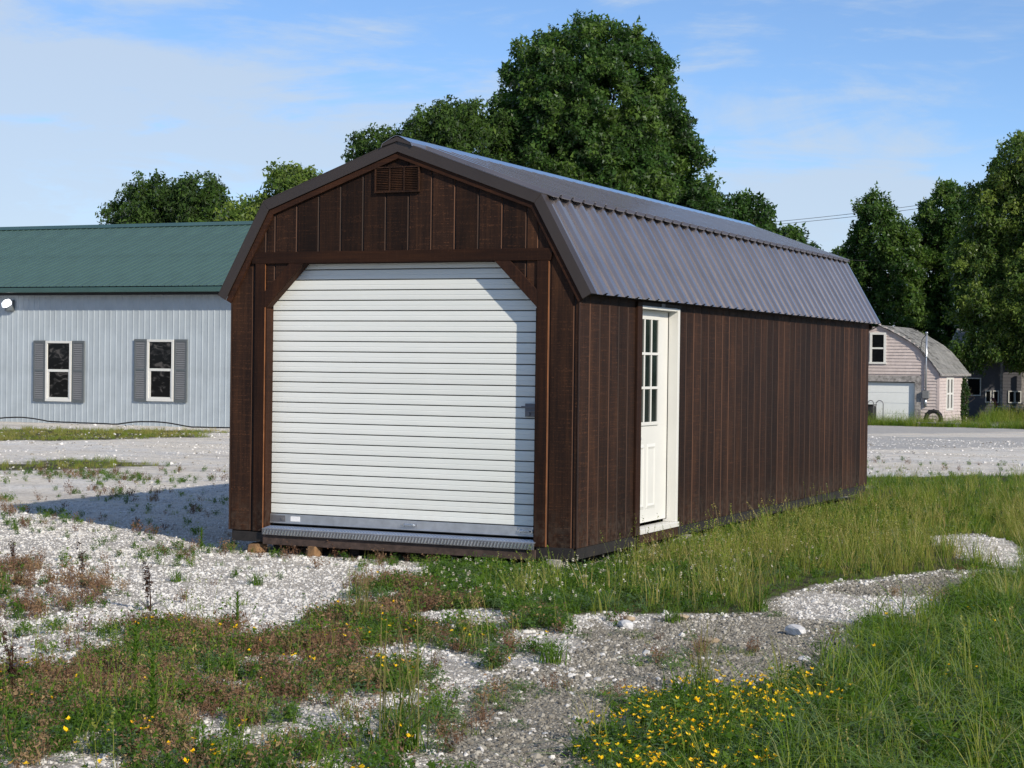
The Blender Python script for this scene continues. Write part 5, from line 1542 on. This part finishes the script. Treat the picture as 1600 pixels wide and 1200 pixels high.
# ------------------------------------------------------------------ trees
def leaf_cluster(name, n, rad, size, mat, droop=.3, narrow=.5):
    V, F = [], []
    for _ in range(n):
        d = rng.normal(0, 1, 3); d /= np.linalg.norm(d)
        c = d*rad*rng.uniform(.2, 1)**.6
        u = rng.normal(0, 1, 3)+np.array([0, 0, -droop]); u /= np.linalg.norm(u)
        nn = np.array([0, 0, 1.0])+rng.normal(0, .55, 3); s_ = np.cross(nn, u); s_ /= np.linalg.norm(s_)+1e-6
        L_ = size*rng.uniform(.7, 1.25); up = np.cross(u, s_)*L_*.12
        k = len(V)
        V += [c+s_*L_*narrow*.62+up, c-s_*L_*narrow*.62+up, c+u*L_*1.15]
        F += [(k, k+1, k+2)]
    return template(name, V, F, M[mat])
T_maple = [leaf_cluster('leaf_cluster', 15, .27, .145, 'leaf', .3, .72) for _ in range(5)]
T_ash = [leaf_cluster('leaf_cluster', 14, .29, .155, 'leaf2', .5, .5) for _ in range(5)]

def tree(name, base, lobes, trunk_r, trunk_top, label, nclump, per, tpl, seed, cl=(.45, .95),  bias=.35, tint=(.1, .8), bare=0, inner=.45, grp='trees beyond the lot', squash=.8):
    nclump = int(nclump*2.6); per = per/2.75; cl = (cl[0]*.62, cl[1]*.62)
    r_ = np.random.default_rng(seed)
    bz = tz(base[0], base[1])-.1
    t = thing(name, (base[0], base[1], bz), label, 'tree', grp)
    tb_ = MB(); B = Vector((base[0], base[1], bz))
    wob = lambda s: Vector((r_.normal(0, s), r_.normal(0, s), 0))
    pts = [B]; rr = [trunk_r*1.25]
    for k in range(1, 6):
        pts.append(B+Vector((0, 0, trunk_top*k/5))+wob(.10)*k*.4); rr.append(trunk_r*(1-.15*k))
    tb_.tube(pts, rr, 9)
    lob = [(Vector(c)+B, Vector(rad)) for c, rad in lobes]
    vol = np.array([q.x*q.y*q.z for _, q in lob]); vol = vol**.75/np.sum(vol**.75)
    C_ = []
    for li in r_.choice(len(lob), nclump, p=vol):
        c, rad = lob[li]
        d = r_.normal(0, 1, 3); d /= np.linalg.norm(d)
        q = (r_.uniform(inner**3, 1))**(1/3)
        C_.append(np.array(c)+d*q*np.array(rad))
    C_ = np.array(C_)
    for i in range(min(26, nclump)):
        e = Vector(C_[r_.integers(0, nclump)]); s0 = pts[r_.integers(2, 6)]
        m_ = s0.lerp(e, .5)+Vector((r_.normal(0, .2), r_.normal(0, .2), .35))
        L_ = (e-s0).length
        tb_.tube([s0, s0.lerp(m_, .5)+wob(.1), m_, e], [trunk_r*.36, trunk_r*.26, trunk_r*.18, .02], 5)
    tb_.build('trunk', [M['bark']], t, smooth=True)
    P, tn = [], []
    for c in C_:
        rc_ = r_.uniform(*cl); n_ = max(4, int(per*(rc_/np.mean(cl))**2*r_.uniform(.5, 1.4)))
        d = r_.normal(0, 1, (n_, 3)); d /= np.linalg.norm(d, axis=1)[:, None]
        q = r_.uniform(.15, 1, (n_, 1))**.5
        P.append(c+d*q*rc_*np.array([1, 1, squash]))
        tn.append(np.full(n_, r_.uniform(*tint))+r_.normal(0, .08, n_))
    P = np.concatenate(P); tn = np.concatenate(tn)
    P = P[:, :]
    n_ = len(P)
    rot = np.stack([r_.normal(0, .5, n_), r_.normal(0, .5, n_), r_.uniform(0, 6.28, n_)], 1)
    o = points('crown', P-np.array([base[0], base[1], bz]), rot, r_.uniform(.75, 1.35, n_), r_.integers(0, len(tpl), n_), np.clip(tn, 0, 1), tpl, parent=t, real=True)
    return t

# big maple behind the shed (its base stands beyond the lot)
tree('maple_tree', (-27.0, 66.5), [((-.2, 0, 13.5), (4.8, 4.7, 5.9)), ((-.2, 0, 12.9), (5.1, 4.7, 5.3)), ((-.5, 0, 10.4), (5.3, 4.6, 5.0)), ((1.2, .3, 9.6), (5.2, 4.4, 5.0)), ((0, 0, 7.0), (5.9, 4.5, 3.4)), ((.8, -1, 4.6), (5.4, 4, 2.2)), ((4.9, 0, 7.8), (2.3, 2.2, 2.8))],
     .42, 12, 'very tall rounded dark green maple rising behind the shed roof', 1050, 31, T_maple, 101, (.42, .85), tint=(.05, .9), inner=.70)
tree('broadleaf_tree', (-19.6, 69.6), [((-.8, 0, 8.7), (1.9, 2, 2.3)), ((1.1, .4, 7.2), (1.7, 2, 2.1)), ((2.3, .4, 5.2), (1.2, 2, 2.1)), ((-1.8, 0, 5.8), (2.0, 2, 3.0)), ((-2.4, 0, 8.4), (1.7, 2, 2.4)), ((.4, 0, 4.0), (2.6, 2, 2.2))],
     .22, 6, 'lower dark green tree at the right foot of the tall maple', 320, 30, T_maple, 102, (.32, .7), tint=(.0, .6))
tree('broadleaf_tree', (-32.6, 61.5), [((.3, 0, 13.0), (1.7, 2, 1.8)), ((-1.0, 0, 12.0), (1.9, 2.2, 1.9)), ((1.8, 0, 12.2), (1.8, 2.2, 2.3)), ((-3.0, 0, 12.1), (1.3, 1.2, 1.5)), ((-4.2, 0, 12.0), (.8, .8, 1.1)), ((-2.2, 0, 10.4), (2.4, 2, 1.6)), ((0, 0, 9.6), (3.6, 3, 2.6))],
     .25, 9, 'spiky topped tree between the shed gable and the tall maple', 430, 17, T_ash, 103, (.26, .58), tint=(.0, .5))
tree('broadleaf_tree', (-46.5, 59.6), [((-.2, 0, 9.6), (1.7, 2, 1.7)), ((-1.9, 0, 8.8), (1.4, 1.5, 1.8)), ((2.2, 0, 9.6), (1.3, 1.5, 1.7)), ((0, 0, 7.3), (3.2, 3, 2.0)), ((-2.6, 0, 6.6), (1.2, 1.4, 1.2))],
     .25, 8, 'dark loose crowned tree above the left of the green roof', 330, 19, T_ash, 104, (.28, .62), tint=(.0, .45))
tree('broadleaf_tree', (-36.0, 51.4), [((0, 0, 7.2), (2.0, 2, 1.9)), ((-1.4, 0, 6.4), (1.6, 1.6, 1.8)), ((1.7, 0, 9.0), (1.2, 1.5, 1.5)), ((2.7, 0, 8.8), (.8, 1, 1.3)), ((.8, 0, 6.4), (2.6, 2.4, 2.0))],
     .18, 6, 'yellow green bushy tree between the green roof and the shed', 320, 20, T_ash, 105, (.28, .6), tint=(.5, 1.0))
# right-hand trees
tree('broadleaf_tree', (-20.4, 96.5), [((0, 0, 11.0), (1.5, 1.6, 2.6)), ((-1.4, 0, 8.0), (1.8, 1.8, 2.6)), ((1.3, 0, 9.0), (1.7, 1.8, 2.8)), ((-1.9, 0, 5.0), (2.1, 2, 2.4)), ((1.2, 0, 5.4), (2.2, 2.2, 2.6)), ((0, 0, 2.6), (3.0, 2.5, 2.0))],
     .26, 10, 'narrow dark tree with two peaks behind the pink garage roof', 520, 18, T_maple, 106, (.26, .58), tint=(.25, .9))
tree('broadleaf_tree', (-16.6, 99.5), [((0, 0, 11.8), (2.2, 2.2, 2.4)), ((-1.2, 0, 9.0), (2.2, 2.2, 2.8)), ((1.4, 0, 8.0), (2.4, 2.2, 3.2)), ((0, 0, 4.6), (3.2, 3, 3.0))],
     .3, 10, 'dark tree filling the gap between the two peaked tree and the ash', 480, 20, T_maple, 107, (.28, .65), tint=(.25, .9))
tree('ash_tree', (-9.6, 87.0), [((.3, 0, 13.4), (2.6, 2.6, 2.4)), ((-1.6, 0, 11.2), (2.2, 2.2, 2.2)), ((1.8, 0, 10.4), (2.6, 2.6, 2.8)), ((-2.6, 0, 8.4), (1.9, 2, 2.0)), ((-1.6, -1, 6.0), (2.6, 2, 2.0)), ((1.2, -1, 6.8), (3.2, 3, 2.6)), ((-2.4, -1.2, 3.8), (1.8, 1.4, 1.0)), ((1.5, -1, 3.9), (3.2, 2, 1.4))],
     .34, 12, 'tall loose crowned ash tree at the right edge over the grey house', 760, 20, T_ash, 108, (.3, .7), tint=(.2, .95))
tree('broadleaf_tree', (-4.2, 92.0), [((0, 0, 11), (3, 3, 4)), ((0, 0, 6), (3.8, 3.4, 4))], .3, 9, 'broad dark tree beyond the ash at the far right edge', 300, 28, T_maple, 109, (.5, .95), tint=(.05, .6))
tree('broadleaf_tree', (-12.8, 101.5), [((0, 0, 9), (3, 3, 3.4)), ((0, 0, 5), (4, 3.4, 3.2)), ((-1, 0, 2), (4, 3, 2))], .3, 8, 'dark tree standing close behind the grey house', 340, 30, T_maple, 110, (.5, .9), tint=(.0, .4))
tree('ivy', (-11.60, 78.45), [((0, 0, 1.2), (.10, .42, 1.15))], .03, 1.6, 'dark ivy climbing the rear corner of the pink garage wall', 30, 14, [leaf_cluster('ivy_cluster', 9, .12, .10, 'ivy', .6, .8)], 111, (.12, .22), inner=.1, grp='ivy on the garage')
bpy.data.objects['ivy']['category'] = 'ivy'

# far wood that closes the horizon
xs_, ys_, zs_ = [], [], []
for _ in range(9000):
    a = rng.uniform(-190, 130); dd = 150+8*math.sin(a*.05)+rng.normal(0, 3)
    hgt = 4.2+1.6*math.sin(a*.13)+1.0*math.sin(a*.37+1)
    xs_.append(a-60); ys_.append(dd-.15*a); zs_.append(-1.2+hgt*rng.uniform(0, 1)**.7)
P = np.stack([xs_, ys_, zs_], 1); n_ = len(P)
o = points('treeline', P, np.stack([rng.normal(0, .5, n_), rng.normal(0, .5, n_), rng.uniform(0, 6.28, n_)], 1), rng.uniform(3.0, 5.5, n_), rng.integers(0, 5, n_), rng.uniform(0, .6, n_), T_maple, real=True)
tag(o, 'far low line of woodland closing the horizon', 'woodland', kind='stuff')

# ------------------------------------------------------------------ overhead wires
def wire(p, q, sag, label):
    p, q = Vector(p), Vector(q)
    pts = [p.lerp(q, k/24)-Vector((0, 0, sag*4*(k/24)*(1-k/24))) for k in range(25)]
    tag(MB().tube(pts, .015, 5).build('power_line', [M['wire']], None, org=p), label, 'wire', 'overhead wires')
def at(px, py, D):
    k = D/2904.14
    v = Vector((6.33347, -15.34433, 1.63972))
    return v+(cf*2904.14+cr*(px-800)+cu*(600-py))*k
wire(at(1120, 354, 108), at(1640, 287, 124), .3, 'upper of the paired overhead wires between the maple and right trees')
wire(at(1120, 358, 109), at(1640, 293, 125), .3, 'lower of the paired overhead wires between the maple and right trees')
wire(at(1200, 396, 106), at(1640, 400, 124), .45, 'single low overhead wire running behind the far end of the shed roof')
